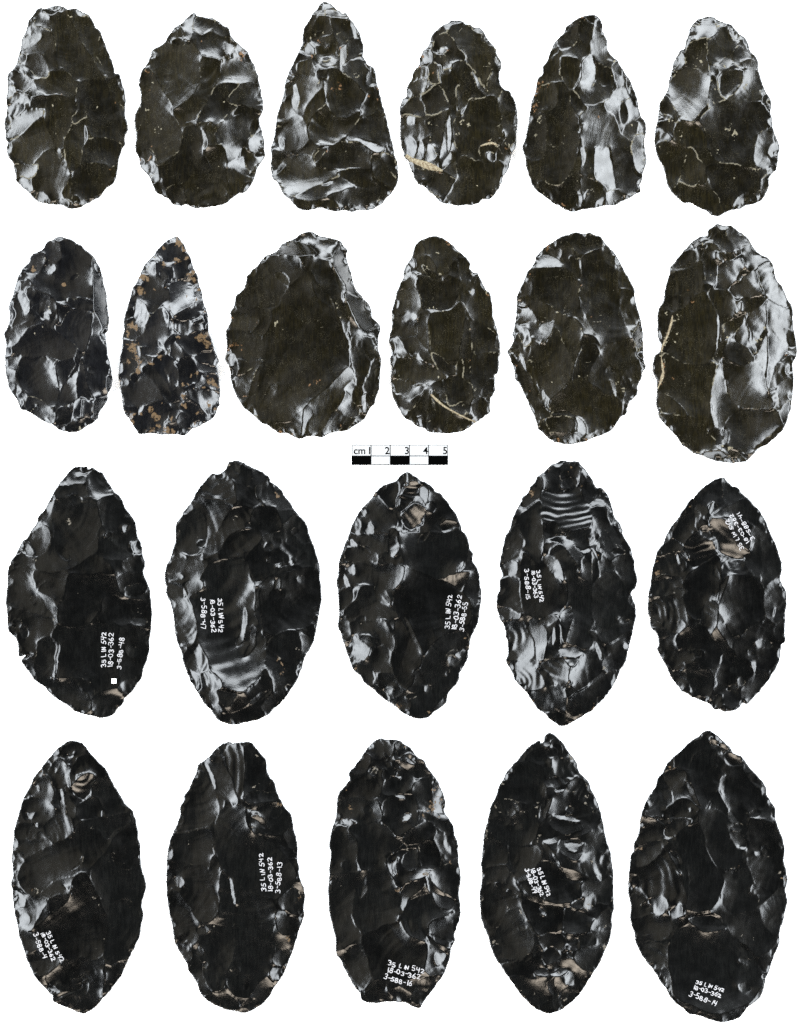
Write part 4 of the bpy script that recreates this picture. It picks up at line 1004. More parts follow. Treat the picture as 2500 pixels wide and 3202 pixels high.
P(fam='black', x0=1940, y0=2270, u=4.2674, label='largest jet black biface with rippled gleams on its left and numbers near its base',
 outline='''65,3 68,5 71,7 74,10 77,13 80,16 83,20 88,22 92,27 95,31 98,34 101,38 104,41 106.5,46 107,51 110,55 113,60 113,66 114.5,72 117,78 119,84 120,91 119,97 120.5,104 122,112 120.5,120 122,128 120,136 119,142 116.5,150 116,158 113.5,165 111,171 109,178 106,185 104,193 102,198 97,202 92,206 87,212 80,215 74,216 68,215 62,213 55,211 50,210 45,206 40,202 36,198 33,192 29,187 26,181 21,175 17,170 13.5,164 11,158 10,152 8,146 7,140 7.5,132 6,124 5.5,116 6,108 7,101 7.5,95 9.5,91 10,85 12.5,80 14,72 15,65 17,59 19,54 23,48 26,44 27,39 31,34 34,28 39,22 44,18 50,12 56,8 60,4.5''',
 scars='''NW4 : 40,22 52,12 64,4 66,10 68,18 56,20 50,30 40,32
S21 b1 c5 : 64,9 70,8 73,10 70,14 66,14
S21 b1 c6 : 72,11 78,14 80,17 76,21 73,17
S15 b1 c8 : 78,18 88,22 86,30 82,30 77,25
N4 k.4 : 50,30 56,20 68,18 70,34 70,48 60,60 54,56 50,46 50,36
E40 c2 : 90,24 106,42 98,42 92,36
NE4 : 70,20 78,28 88,30 96,42 106,48 106,58 94,64 88,70 80,62 74,50 72,34
E17 : 72,38 76,36 76,48 73,48
W18 c4 : 48,40 52,42 56,54 58,58 54,56 50,48
W12 : 32,34 42,30 48,36 46,44 38,46 32,40
N19 c9 r8 w5 o18,54 : 24,50 32,46 37,48 37,58 30,66 20,66 18,58
W5 : 30,66 38,56 48,52 56,60 54,68 44,74 40,66
W22 : 48,60 51,59 50,62
W18 r14 w5 o60,70 : 40,68 52,68 42,80 34,82 32,76
W6 : 14,68 22,68 32,74 28,84 18,88 12,84
W12 r6 : 12,90 26,84 34,84 26,98 14,104 8,100
E4 c6 : 56,62 70,60 80,70 88,90 88,102 82,106 72,104 64,92 60,78
S18 c3 : 70,102 76,104 84,104 80,107
E13 r6 : 77,72 84,72 92,84 92,88 86,90 80,82
N22 : 86,88 92,88 90,91
E3 k.4 : 94,70 102,68 114,74 118,88 118,110 112,122 100,132 96,110 92,96
E4 k.4 : 76,108 84,108 92,100 98,116 100,132 92,138 80,136 74,124
N4 c4 : 40,80 52,72 58,72 62,90 68,102 76,108 72,124 66,134 52,136 48,130 50,108 44,96
W15 c7 r9 w7 z.7 o4,118 : 18,104 28,94 38,86 44,104 48,124 46,138 36,138 24,132 14,120 8,112
W22 r8 : 20,128 30,124 36,132 30,138 22,136
W22 r10 : 36,134 44,130 45,138 38,140
W20 : 8,118 16,120 22,130 18,128
N18 : 36,92 42,98 44,108 40,104
W8 : 8,122 18,128 24,136 14,140 8,140
W13 c9 : 8,146 20,138 34,140 38,148 30,156 20,154 10,150
W12 r8 : 12,160 24,158 34,162 34,178 26,180 18,170
W19 c6 : 25,184 34,176 38,190 36,198 30,190
N5 c7 : 38,152 48,146 54,140 70,138 82,154 98,170 104,186 96,200 86,206 70,210 52,204 40,198 36,184 34,166
N10 : 50,142 66,138 76,148 60,150
E4 k.4 : 72,136 84,138 102,134 114,140 112,160 100,168 92,160 82,154
E7 : 102,132 118,124 116,150 108,150
S17 : 40,202 50,206 62,212 50,209
+o 15,89,2 119,112,2 37,30,2 84,102,2 20,52,2
+c 117,108,2 36,82,1.5 98,156,1.5 88,154,1.5 80,104,1.5''',
 ink='''35 LIN 542;55.5,187;74.5,193;2.6|18-03-362;53.5,190.6;72.3,196.8;2.8|3-588-14;50.8,195.6;68.8,202.6;3.4''')

# ---------------------------------------------------------------------------
# materials
# ---------------------------------------------------------------------------
def new_mat(name):
    m = bpy.data.materials.new(name)
    m.use_nodes = True
    nt = m.node_tree
    return m, nt, nt.nodes['Principled BSDF']

def add(nt, kind, **props):
    n = nt.nodes.new(kind)
    for k, v in props.items():
        setattr(n, k, v)
    return n

def noise(nt, vec, scale, detail=3.0, rough=0.55):
    n = add(nt, 'ShaderNodeTexNoise')
    n.inputs['Scale'].default_value = scale
    n.inputs['Detail'].default_value = detail
    n.inputs['Roughness'].default_value = rough
    nt.links.new(vec, n.inputs['Vector'])
    return n.outputs['Fac']

def ramp(nt, fac, lo, hi, a=0.0, b=1.0):
    n = add(nt, 'ShaderNodeMapRange', interpolation_type='SMOOTHSTEP')
    nt.links.new(fac, n.inputs['Value'])
    n.inputs['From Min'].default_value = lo
    n.inputs['From Max'].default_value = hi
    n.inputs['To Min'].default_value = a
    n.inputs['To Max'].default_value = b
    return n.outputs['Result']

def math_n(nt, op, a, b=None):
    n = add(nt, 'ShaderNodeMath', operation=op)
    for i, v in enumerate((a, b)):
        if v is None: continue
        if isinstance(v, (int, float)): n.inputs[i].default_value = v
        else: nt.links.new(v, n.inputs[i])
    return n.outputs[0]

def mix(nt, fac, a, b):
    n = add(nt, 'ShaderNodeMix', data_type='RGBA')
    nt.links.new(fac, n.inputs[0])
    for i, v in ((6, a), (7, b)):
        if isinstance(v, tuple): n.inputs[i].default_value = v + (1,)
        else: nt.links.new(v, n.inputs[i])
    return n.outputs[2]

def obsidian(name, dark, tone, rough_lo, rough_hi, grain, speck, dust, ochre, gloss, shine):
    m, nt, bs = new_mat(name)
    tc = add(nt, 'ShaderNodeTexCoord')
    info = add(nt, 'ShaderNodeObjectInfo')
    off = add(nt, 'ShaderNodeVectorMath', operation='ADD')
    nt.links.new(tc.outputs['Object'], off.inputs[0])
    sc = add(nt, 'ShaderNodeVectorMath', operation='SCALE')
    sc.inputs[0].default_value = (3.1, 5.7, 1.9)
    nt.links.new(info.outputs['Random'], sc.inputs['Scale'])
    nt.links.new(sc.outputs[0], off.inputs[1])
    vec = off.outputs[0]
    # flow banding of the glass
    mp = add(nt, 'ShaderNodeMapping')
    rot = add(nt, 'ShaderNodeCombineXYZ')
    nt.links.new(ramp(nt, info.outputs['Random'], 0, 1, -0.7, 0.9), rot.inputs[2])
    nt.links.new(rot.outputs[0], mp.inputs['Rotation'])
    mp.inputs['Scale'].default_value = (1.0, 0.13, 1.0)
    nt.links.new(vec, mp.inputs['Vector'])
    band = ramp(nt, noise(nt, mp.outputs[0], 1100, 4, 0.65), 0.40, 0.62)
    cloud = ramp(nt, noise(nt, vec, 70, 3), 0.30, 0.62, 0.25, 1.0)
    col = mix(nt, math_n(nt, 'MULTIPLY', band, cloud), dark, tone)
    # wear painted where it sits: R dusty ridges, G cream residue, B ochre soil; A = age patina of each scar
    at = add(nt, 'ShaderNodeAttribute', attribute_name='wear')
    pat = add(nt, 'ShaderNodeVectorMath', operation='SCALE')
    nt.links.new(col, pat.inputs[0])
    nt.links.new(ramp(nt, at.outputs['Alpha'], 0, 1, 0.68, 1.45), pat.inputs['Scale'])
    col = pat.outputs[0]
    sep = add(nt, 'ShaderNodeSeparateColor')
    nt.links.new(at.outputs['Color'], sep.inputs[0])
    n1 = noise(nt, vec, 1500, 3, 0.65)
    n2 = noise(nt, vec, 600, 4, 0.65)
    n3 = noise(nt, vec, 2600, 2, 0.6)
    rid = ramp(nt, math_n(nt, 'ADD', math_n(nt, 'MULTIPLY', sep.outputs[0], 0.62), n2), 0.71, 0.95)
    cre = ramp(nt, math_n(nt, 'ADD', math_n(nt, 'MULTIPLY', sep.outputs[1], 0.55), n1), 0.86, 1.00)
    och = ramp(nt, math_n(nt, 'ADD', math_n(nt, 'MULTIPLY', sep.outputs[2], 0.52), math_n(nt, 'ADD', math_n(nt, 'MULTIPLY', n1, 0.5), math_n(nt, 'MULTIPLY', n2, 0.5))), 0.74, 1.02)
    spk = ramp(nt, n3, 0.65 - 0.06 * speck, 0.71 - 0.05 * speck)
    spk = math_n(nt, 'MULTIPLY', spk, ramp(nt, noise(nt, vec, 130, 2), 0.42, 0.62))
    spk = math_n(nt, 'MULTIPLY', spk, 0.28 * min(1.0, speck))
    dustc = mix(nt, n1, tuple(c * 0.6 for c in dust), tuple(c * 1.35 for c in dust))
    ochc = mix(nt, n1, tuple(c * 0.45 for c in ochre), tuple(c * 1.5 for c in ochre))
    col = mix(nt, spk, col, dustc)
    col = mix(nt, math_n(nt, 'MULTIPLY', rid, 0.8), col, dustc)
    col = mix(nt, math_n(nt, 'MULTIPLY', och, 0.82), col, ochc)
    col = mix(nt, cre, col, mix(nt, n3, tuple(c * 0.8 for c in dust), tuple(min(1, c * 1.9) for c in dust)))
    nt.links.new(col, bs.inputs['Base Color'])
    matte = math_n(nt, 'MAXIMUM', math_n(nt, 'MAXIMUM', rid, cre), och)
    rgh = ramp(nt, noise(nt, vec, 160, 4, 0.6), 0.3, 0.72, rough_lo, rough_hi)
    rgh = math_n(nt, 'MAXIMUM', rgh, math_n(nt, 'MULTIPLY', matte, 0.62))
    nt.links.new(rgh, bs.inputs['Roughness'])
    bs.inputs['IOR'].default_value = 1.49
    bs.inputs['Specular IOR Level'].default_value = 0.20
    coat = math_n(nt, 'MULTIPLY', math_n(nt, 'SUBTRACT', 1.0, matte), ramp(nt, noise(nt, vec, 110, 3), 0.3, 0.7, 0.55 * shine, 0.95 * shine))
    nt.links.new(coat, bs.inputs['Coat Weight'])
    nt.links.new(ramp(nt, noise(nt, vec, 210, 3), 0.3, 0.7, gloss[0], gloss[1]), bs.inputs['Coat Roughness'])
    bs.inputs['Coat IOR'].default_value = 1.49
    bp = add(nt, 'ShaderNodeBump')
    bp.inputs['Strength'].default_value = grain
    bp.inputs['Distance'].default_value = 0.0002
    g1 = noise(nt, vec, 1500, 3, 0.7)
    g2 = noise(nt, mp.outputs[0], 2000, 3, 0.6)
    hgt = math_n(nt, 'ADD', math_n(nt, 'ADD', g1, math_n(nt, 'MULTIPLY', g2, 0.5)), math_n(nt, 'MULTIPLY', matte, 0.7))
    nt.links.new(hgt, bp.inputs['Height'])
    nt.links.new(bp.outputs[0], bs.inputs['Normal'])
    nt.links.new(bp.outputs[0], bs.inputs['Coat Normal'])
    return m

MATS = {
 'brown': obsidian('brown_black_obsidian', (0.0015, 0.00122, 0.00042), (0.0042, 0.0033, 0.0011), 0.16, 0.23, 0.20, 1.0, (0.074, 0.065, 0.043), (0.078, 0.039, 0.014), (0.14, 0.24), 0.74),
 'blue': obsidian('blue_black_obsidian', (0.0010, 0.00105, 0.0013), (0.0023, 0.0024, 0.0028), 0.16, 0.23, 0.20, 0.5, (0.074, 0.066, 0.048), (0.066, 0.040, 0.017), (0.13, 0.22), 0.76),
 'black': obsidian('jet_black_obsidian', (0.0007, 0.00075, 0.00075), (0.0015, 0.0016, 0.0015), 0.14, 0.22, 0.18, 0.35, (0.046, 0.040, 0.031), (0.060, 0.038, 0.019), (0.13, 0.23), 0.50),
}

def plain(name, color, rough=0.5, spec=0.5):
    m, nt, bs = new_mat(name)
    tc = add(nt, 'ShaderNodeTexCoord')
    f = noise(nt, tc.outputs['Object'], 900, 3)
    c = mix(nt, f, tuple(x * 0.93 for x in color), tuple(min(1, x * 1.05) for x in color))
    nt.links.new(c, bs.inputs['Base Color'])
    bs.inputs['Roughness'].default_value = rough
    bs.inputs['Specular IOR Level'].default_value = spec
    return m
M_SHEET = plain('white_backdrop_paper', (0.93, 0.93, 0.93), 0.9, 0.1)
M_INK = plain('white_ink', (0.25, 0.245, 0.25), 0.6, 0.2)
M_CARD = plain('white_card', (0.24, 0.24, 0.24), 0.8, 0.1)
M_PRINT = plain('black_print', (0.0006, 0.0006, 0.0006), 0.9, 0.0)
M_PAINT = plain('white_paint', (0.6, 0.6, 0.6), 0.6, 0.2)

def crust(name, lo, hi):
    m, nt, bs = new_mat(name)
    tc = add(nt, 'ShaderNodeTexCoord')
    f = ramp(nt, noise(nt, tc.outputs['Object'], 1100, 5, 0.7), 0.36, 0.66)
    nt.links.new(mix(nt, f, lo, hi), bs.inputs['Base Color'])
    bs.inputs['Roughness'].default_value = 0.85
    bp = add(nt, 'ShaderNodeBump')
    bp.inputs['Strength'].default_value = 0.5
    bp.inputs['Distance'].default_value = 0.0003
    nt.links.new(noise(nt, tc.outputs['Object'], 2400, 4), bp.inputs['Height'])
    nt.links.new(bp.outputs[0], bs.inputs['Normal'])
    return m
M_CORTEX = crust('cream_cortex', (0.058, 0.036, 0.014), (0.170, 0.147, 0.095))

# ---------------------------------------------------------------------------
# helpers
# ---------------------------------------------------------------------------
def link(o): scene.collection.objects.link(o); return o

def empty(name, loc):
    o = bpy.data.objects.new(name, None)
    o.empty_display_size = 0.01
    o.location = loc
    return link(o)

def mesh_obj(name, verts, faces, mat, parent=None, smooth=False):
    me = bpy.data.meshes.new(name)
    me.from_pydata([tuple(v) for v in verts], [], [tuple(f) for f in faces])
    me.materials.append(mat)
    if smooth:
        me.polygons.foreach_set('use_smooth', [True] * len(me.polygons))
    me.update()
    o = bpy.data.objects.new(name, me)
    link(o)
    if parent: o.parent = parent
    return o

def pts_of(s):
    return np.array([[float(c) for c in t.split(',')] for t in s.split()], float)

def catmull(p, n, closed=True):
    """Closed Catmull-Rom curve through the points, n samples for each span."""
    p0, p1, p2, p3 = np.roll(p, 1, 0), p, np.roll(p, -1, 0), np.roll(p, -2, 0)
    out = []
    for t in np.arange(n) / n:
        out.append(0.5 * (2 * p1 + (p2 - p0) * t + (2 * p0 - 5 * p1 + 4 * p2 - p3) * t * t + (3 * p1 - p0 - 3 * p2 + p3) * t ** 3))
    return np.stack(out, 1).reshape(-1, 2)

def vnoise(X, Y, wave, rng):
    """Smooth value noise in -1..1 with features about `wave` wide."""
    gx, gy = X / wave, Y / wave
    ix, iy = np.floor(gx).astype(int), np.floor(gy).astype(int)
    ox, oy = ix.min(), iy.min()
    T = rng.uniform(-1, 1, (iy.max() - oy + 3, ix.max() - ox + 3))
    fx, fy = gx - ix, gy - iy
    fx, fy = fx * fx * (3 - 2 * fx), fy * fy * (3 - 2 * fy)
    a, b = iy - oy, ix - ox
    return (T[a, b] * (1 - fx) + T[a, b + 1] * fx) * (1 - fy) + (T[a + 1, b] * (1 - fx) + T[a + 1, b + 1] * fx) * fy

def inside(poly, X, Y):
    r = np.zeros(X.shape, bool)
    x0, y0 = poly[:, 0], poly[:, 1]
    x1, y1 = np.roll(x0, -1), np.roll(y0, -1)
    for a, b, c, d in zip(x0, y0, x1, y1):
        if b == d: continue
        lo, hi = (b, d) if b < d else (d, b)
        m = (Y > lo) & (Y <= hi)
        if not m.any(): continue
        xm = X[m]
        r[m] ^= xm < (c - a) * (Y[m] - b) / (d - b) + a
    return r

def nearest_on(poly, Q):
    """Nearest point of the closed polygon for each of the points Q."""
    A, B = poly, np.roll(poly, -1, 0)
    AB = B - A
    L2 = (AB ** 2).sum(1) + 1e-12
    best = np.full(len(Q), 1e18); P_ = np.zeros_like(Q)
    for i in range(0, len(Q), 400):
        q = Q[i:i + 400]
        t = np.clip(((q[:, None] - A[None]) * AB[None]).sum(2) / L2, 0, 1)
        c = A[None] + t[..., None] * AB[None]
        d = ((q[:, None] - c) ** 2).sum(2)
        j = d.argmin(1)
        P_[i:i + 400] = c[np.arange(len(q)), j]
        best[i:i + 400] = d[np.arange(len(q)), j]
    return P_, np.sqrt(best)

DIRS = {'N': 90, 'NNE': 67, 'NE': 45, 'ENE': 22, 'E': 0, 'ESE': -22, 'SE': -45, 'SSE': -67, 'S': -90, 'SSW': -112, 'SW': -135, 'WSW': -157, 'W': 180, 'WNW': 157, 'NW': 135, 'NNW': 112}

def parse_scar(line):
    head, body = line.split(':')
    toks = head.split()
    name = toks[0].rstrip('0123456789.')
    tl = float(toks[0][len(name):])
    if tl >= 42: tl += 9
    if 29 <= tl < 42: tl = 6.5      # faces turned away from every lamp stay dark
    s = dict(az=R(DIRS[name]), tilt=tl, c=7.0, r=3.2, w=4.6, k=None, o=None, b=None, z=0.0, pts=pts_of(body))
    for t in toks[1:]:
        if t[0] == 'o': s['o'] = np.array([float(v) for v in t[1:].split(',')])
        else: s[t[0]] = float(t[1:])
    return s

# ---- screened Poisson surface: the height field whose slopes follow the flake scars
def dct_pre(shape, lam):
    h, w = shape
    ky = 2 - 2 * np.cos(np.pi * np.arange(h) / h)
    kx = 2 - 2 * np.cos(np.pi * np.arange(w) / w)
    K = ky[:, None] + kx[None, :]
    den = np.zeros((2 * h, 2 * w))
    K2 = np.concatenate([K, np.zeros((1, w)) + K[-1:], K[:0:-1]], 0)[:2 * h]
    K2 = np.concatenate([K2, K2[:, -1:], K2[:, :0:-1]], 1)[:, :2 * w]
    den = (K2 * 0.8 + lam)[:, :w + 1]
    def solve(b):
        e = np.concatenate([b, b[::-1]], 0)
        e = np.concatenate([e, e[:, ::-1]], 1)
        return np.fft.irfft2(np.fft.rfft2(e) / den, s=(2 * h, 2 * w))[:h, :w]
    return solve

def solve_height(gx, gy, wx, wy, h0, lam, iters=22):
    """min sum wx (dh/dx-gx)^2 + wy (dh/dy-gy)^2 + lam (h-h0)^2 ; arrays on grid edges."""
    def A(h):
        fx = wx * (h[:, 1:] - h[:, :-1]); fy = wy * (h[1:] - h[:-1])
        r = lam * h
        r[:, 1:] += fx; r[:, :-1] -= fx
        r[1:] += fy; r[:-1] -= fy
        return r
    b = lam * h0
    fx, fy = wx * gx, wy * gy
    b = b.copy(); b[:, 1:] += fx; b[:, :-1] -= fx; b[1:] += fy; b[:-1] -= fy
    pre = dct_pre(h0.shape, lam)
    h = h0.copy()
    r = b - A(h); z = pre(r); p = z.copy(); rz = (r * z).sum()
    for _ in range(iters):
        q = A(p); al = rz / ((p * q).sum() + 1e-30)
        h += al * p; r -= al * q
        z = pre(r); rz2 = (r * z).sum()
        p = z + (rz2 / (rz + 1e-30)) * p; rz = rz2
    return h

STEP = 2.3       # photograph pixels between mesh points

class Stone: pass

def shape_stone(p, idx):
    rng = np.random.RandomState(100 + idx)
    u = p['u']; org = np.array([p['x0'], p['y0']], float)
    # work in photograph pixels with y up
    def to_px(a):
        q = org + np.asarray(a, float) * u
        return q * np.array([1, -1])
    out = catmull(to_px(pts_of(p['outline'])), 5)
    # chipped working edge
    nrm = np.roll(out, -1, 0) - np.roll(out, 1, 0)
    nrm = np.stack([nrm[:, 1], -nrm[:, 0]], 1); nrm /= np.linalg.norm(nrm, axis=1)[:, None] + 1e-9
    ctr = out.mean(0)
    if ((out - ctr) * nrm).sum() < 0: nrm = -nrm
    seg = np.linalg.norm(np.roll(out, -1, 0) - out, axis=1); arc = np.cumsum(seg)
    jit = vnoise(arc, arc * 0, 9.0, rng) * 1.3 + vnoise(arc, arc * 0, 4.0, rng) * 0.7
    out = out + nrm * jit[:, None]
    # scalloped bites between the little retouch scars
    lo, hi = out.min(0) - 5 * STEP, out.max(0) + 5 * STEP
    nx, ny = int((hi[0] - lo[0]) / STEP) + 1, int((hi[1] - lo[1]) / STEP) + 1
    xs, ys = lo[0] + np.arange(nx) * STEP, lo[1] + np.arange(ny) * STEP
    X, Y = np.meshgrid(xs, ys)
    IN = inside(out, X, Y)
    # distance to the edge, coarse then interpolated
    cs = 6
    Xc, Yc = X[::cs, ::cs], Y[::cs, ::cs]
    _, dc = nearest_on(out, np.stack([Xc.ravel(), Yc.ravel()], 1))
    dc = dc.reshape(Xc.shape)
    fy, fx = np.minimum(np.arange(ny) / cs, dc.shape[0] - 1.001), np.minimum(np.arange(nx) / cs, dc.shape[1] - 1.001)
    iy, ix = fy.astype(int), fx.astype(int)
    ty, tx = (fy - iy)[:, None], (fx - ix)[None]
    D = (dc[iy][:, ix] * (1 - tx) + dc[iy][:, ix + 1] * tx) * (1 - ty) + (dc[iy + 1][:, ix] * (1 - tx) + dc[iy + 1][:, ix + 1] * tx) * ty
    D = np.where(IN, D, 0)
    Rm = D.max()
    t = np.clip(D / (0.75 * Rm), 0, 1)
    h0 = p.get('thick', 0.11) * Rm * np.clip(1 - (1 - t) ** 2, 0, 1)
    # irregular scar borders
    WX = X + vnoise(X, Y, 26, rng) * 4.0 + vnoise(X, Y, 9, rng) * 1.6
    WY = Y + vnoise(X, Y, 26, rng) * 4.0 + vnoise(X, Y, 9, rng) * 1.6
    L = np.zeros((ny, nx), int); GX = np.zeros((ny, nx)); GY = np.zeros((ny, nx))
    kk = [0.0]; TI = np.zeros((ny, nx))
    def carve(mask, az, tilt, conc, rip, wav, org_, k, zeb=0.0, bronze=False):
        if not bronze and 9 <= tilt < 30 and math.sin(az) < -0.7: az = R(-36) if math.cos(az) >= 0 else R(-144)
        if mask.sum() < 4: return
        n = len(kk); kk.append(k)
        L[mask] = n; TI[mask] = tilt
        x, y = X[mask], Y[mask]
        cx, cy = x.mean(), y.mean()
        rad = math.sqrt(mask.sum() * STEP * STEP / math.pi) + 1
        tt = math.tan(R(tilt))
        cc = math.tan(R(conc)) / rad
        gx = -tt * math.cos(az) + cc * (x - cx)
        gy = -tt * math.sin(az) + cc * (y - cy)
        dx, dy = x - org_[0], y - org_[1]
        d = np.hypot(dx, dy) + 1e-6
        ph = rng.uniform(0, 6.28)
        dw = d + vnoise(x, y, 30, rng) * 5
        rw = d + vnoise(x, y, 45, rng) * 7
        ripple = (1.5 - zeb) * vnoise(rw, np.arctan2(dy, dx) * 20, wav * 0.42, rng) + (0.35 + 0.75 * zeb) * np.sin(2 * math.pi * (dw + 0.25 * wav * vnoise(rw, rw * 0, wav * 1.7, rng)) / wav + ph)
        amp = math.tan(R(rip * (0.95 if rip > 4 else 0.75))) * (0.45 + 0.55 * np.clip(vnoise(x, y, 40, rng) + 0.4, 0, 1))
        gx += amp * ripple * dx / d; gy += amp * ripple * dy / d
        th = np.arctan2(dy, dx)
        hack = vnoise(th * 180 / math.pi, d * 0.02, 2.2, rng) * math.tan(R(2.6)) * np.clip(d / 60, 0, 1)
        gx += -hack * dy / d; gy += hack * dx / d
        GX[mask] = gx; GY[mask] = gy
    # first flaking: broad scars struck all round the edge
    ns = 20
    sel = rng.choice(len(out), ns, replace=False)
    seeds = out[sel] + (ctr - out[sel]) * rng.uniform(0.12, 0.7, (ns, 1))
    d2 = (WX[..., None] - seeds[:, 0]) ** 2 + (WY[..., None] - seeds[:, 1]) ** 2
    vor = d2.argmin(2)
    for i in range(ns):
        v = seeds[i] - ctr
        carve((vor == i), math.atan2(v[1], v[0]) + rng.uniform(-.5, .5), rng.uniform(3, 11), 6, 2.5, 18, out[sel[i]], 0.3)
    # the flake scars seen in the photograph
    residue = []
    for line in p['scars'].strip().split('\n'):
        if line.startswith('+'):
            for tok in line.split()[1:]:
                x, y, r = [float(v) for v in tok.split(',')]
                residue.append((line[1], to_px((x, y)), r * u))
            continue
        s = parse_scar(line)
        poly = catmull(to_px(s['pts']), 4)
        bb0, bb1 = poly.min(0) - 8, poly.max(0) + 8
        win = (X >= bb0[0]) & (X <= bb1[0]) & (Y >= bb0[1]) & (Y <= bb1[1])
        mk = np.zeros_like(IN); mk[win] = inside(poly, WX[win], WY[win])
        if s['o'] is not None: og = to_px(s['o'])
        else:
            q, dq = nearest_on(out, poly)
            og = q[dq.argmin()]
            a = np.array([math.cos(s['az']), math.sin(s['az'])])
            og = og + a * 12
        cx_ = poly[:, 0].mean()
        if 8 <= s['tilt'] <= 10 and p['fam'] != 'black': s['tilt'] *= 0.75
        if s['b'] is None and s['tilt'] >= 11 and s['tilt'] < 30 and math.sin(s['az']) < -0.6: s['az'] = R(-36) if cx_ > ctr[0] - 10 else R(-144)
        vivid = p.get('vivid', False)
        if s['tilt'] >= 15 and vivid: s['c'] *= 0.6
        elif 13 <= s['tilt'] < 20: s['tilt'] -= 3.5
        elif 20 <= s['tilt'] < 30: s['c'] = min(s['c'], 10) * 0.85
        k = s['k'] if s['k'] is not None else rng.choice([0.0, 0.35, 0.6] if p['fam'] == 'brown' else [0.0, 0.2, 0.4])
        carve(mk, s['az'], s['tilt'], s['c'], s['r'], s['w'] * u, og, k, s['z'], s['b'] is not None)
    keep = np.array([to_px([float(v) for v in q.split(',')]) for ln in p['ink'].split('|') for q in ln.split(';')[1:3]]) if 'ink' in p else np.zeros((0, 2))
    if len(keep): keep = np.concatenate([keep, (keep[::2] + keep[1::2]) / 2])
    # second row of small flakes driven in from the edge, over the calmer faces
    for _ in range(p.get('small', {'brown': 2, 'blue': 6, 'black': 14}[p['fam']])):
        j = rng.randint(len(out)); n_ = nrm[j]
        dep = rng.uniform(0.05, 0.62) * Rm
        c = out[j] - n_ * dep
        rl, rd = rng.uniform(7, 17), rng.uniform(10, 30)
        an = rng.uniform(-.5, .5); ux, uy = n_[0] * math.cos(an) - n_[1] * math.sin(an), n_[0] * math.sin(an) + n_[1] * math.cos(an)
        dx, dy = WX - c[0], WY - c[1]
        mk = ((dx * -uy + dy * ux) / rl) ** 2 + ((dx * ux + dy * uy) / rd) ** 2 < 1
        mk &= TI < 11
        if len(keep) and np.linalg.norm(keep - c, axis=1).min() < 45: continue
        carve(mk, math.atan2(uy, ux) + rng.uniform(-.9, .9), rng.choice([2, 4, 6, 8, 10, 15]), 8, 5, 11, out[j], rng.choice([0.0, 0.3, 0.55]))
    # fine retouch along the edge
    a = 0.0; total = arc[-1]
    while a < total:
        a += rng.choice([rng.uniform(6, 16), rng.uniform(12, 30), rng.uniform(25, 60)])
        j = min(np.searchsorted(arc, a), len(out) - 1)
        if rng.rand() < 0.22: continue
        c, n_ = out[j], nrm[j]
        rl = rng.choice([rng.uniform(4, 8), rng.uniform(7, 18)]); rd = rng.uniform(4, 9) if rl < 8 else rng.uniform(6, 20)
        dx, dy = WX - c[0], WY - c[1]
        al, dn = dx * -n_[1] + dy * n_[0], dx * n_[0] + dy * n_[1]
        mk = ((al / rl) ** 2 + (dn / rd) ** 2) < 1
        carve(mk, math.atan2(n_[1], n_[0]) + rng.uniform(-.6, .6), rng.choice([3, 6, 9, 15, 22] if p['fam'] != 'black' else [2, 4, 6, 9, 14]) + rng.uniform(-3, 3), 9, 3, 12, c + n_ * 4, 0.0)
    # gentle unevenness of the old surface
    n1, n2 = vnoise(X, Y, 44, rng), vnoise(X, Y, 44, rng)
    n3, n4 = vnoise(X, Y, 13, rng), vnoise(X, Y, 13, rng)
    GX += n1 * math.tan(R(2.2)) + n3 * math.tan(R(1.2)); GY += n2 * math.tan(R(2.2)) + n4 * math.tan(R(1.2))
    # the very edge turns down
    ed = np.clip(1 - D / 5.0, 0, 1) * IN
    gy_, gx_ = np.gradient(D, STEP)
    GX += ed * gx_ * 0.12; GY += ed * gy_ * 0.12
    GX[~IN] = 0; GY[~IN] = 0
    same_x = L[:, 1:] == L[:, :-1]; same_y = L[1:] == L[:-1]
    inx = IN[:, 1:] & IN[:, :-1]; iny = IN[1:] & IN[:-1]
    wx = np.where(inx, np.where(same_x, 1.0, 0.30), 0.02); wy = np.where(iny, np.where(same_y, 1.0, 0.30), 0.02)
    lam = (STEP / 190.0) ** 2
    TX, TY = GX.copy(), GY.copy()
    H = h0
    li = L[IN]; cnt = np.bincount(li) + 1e-9
    for it in range(5):
        gx = 0.5 * (GX[:, 1:] + GX[:, :-1]) * STEP; gy = 0.5 * (GY[1:] + GY[:-1]) * STEP
        H = solve_height(gx, gy, wx, wy, h0, lam, 18 if it == 4 else 9)
        if it == 4: break
        # neighbouring scars fight over their shared ridges: steepen those that came out too flat
        hy, hx = np.gradient(H, STEP)
        ex = np.bincount(li, (TX - hx)[IN]) / cnt; ey = np.bincount(li, (TY - hy)[IN]) / cnt
        GX[IN] += np.clip(ex, -.25, .25)[li] * 0.8; GY[IN] += np.clip(ey, -.25, .25)[li] * 0.8
    # carry the surface a little beyond the edge so the rim keeps its slope
    K = IN.copy()
    for _ in range(5):
        acc = np.zeros_like(H); n_k = np.zeros_like(H)
        for dy_, dx_ in ((0, 1), (0, -1), (1, 0), (-1, 0), (1, 1), (1, -1), (-1, 1), (-1, -1)):
            kr = np.roll(K, (dy_, dx_), (0, 1)); acc += np.roll(H, (dy_, dx_), (0, 1)) * kr; n_k += kr
        new = (~K) & (n_k > 0)
        H[new] = acc[new] / n_k[new]; K |= new
    # dusty ridges where scars meet
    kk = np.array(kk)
    E = np.zeros((ny, nx))
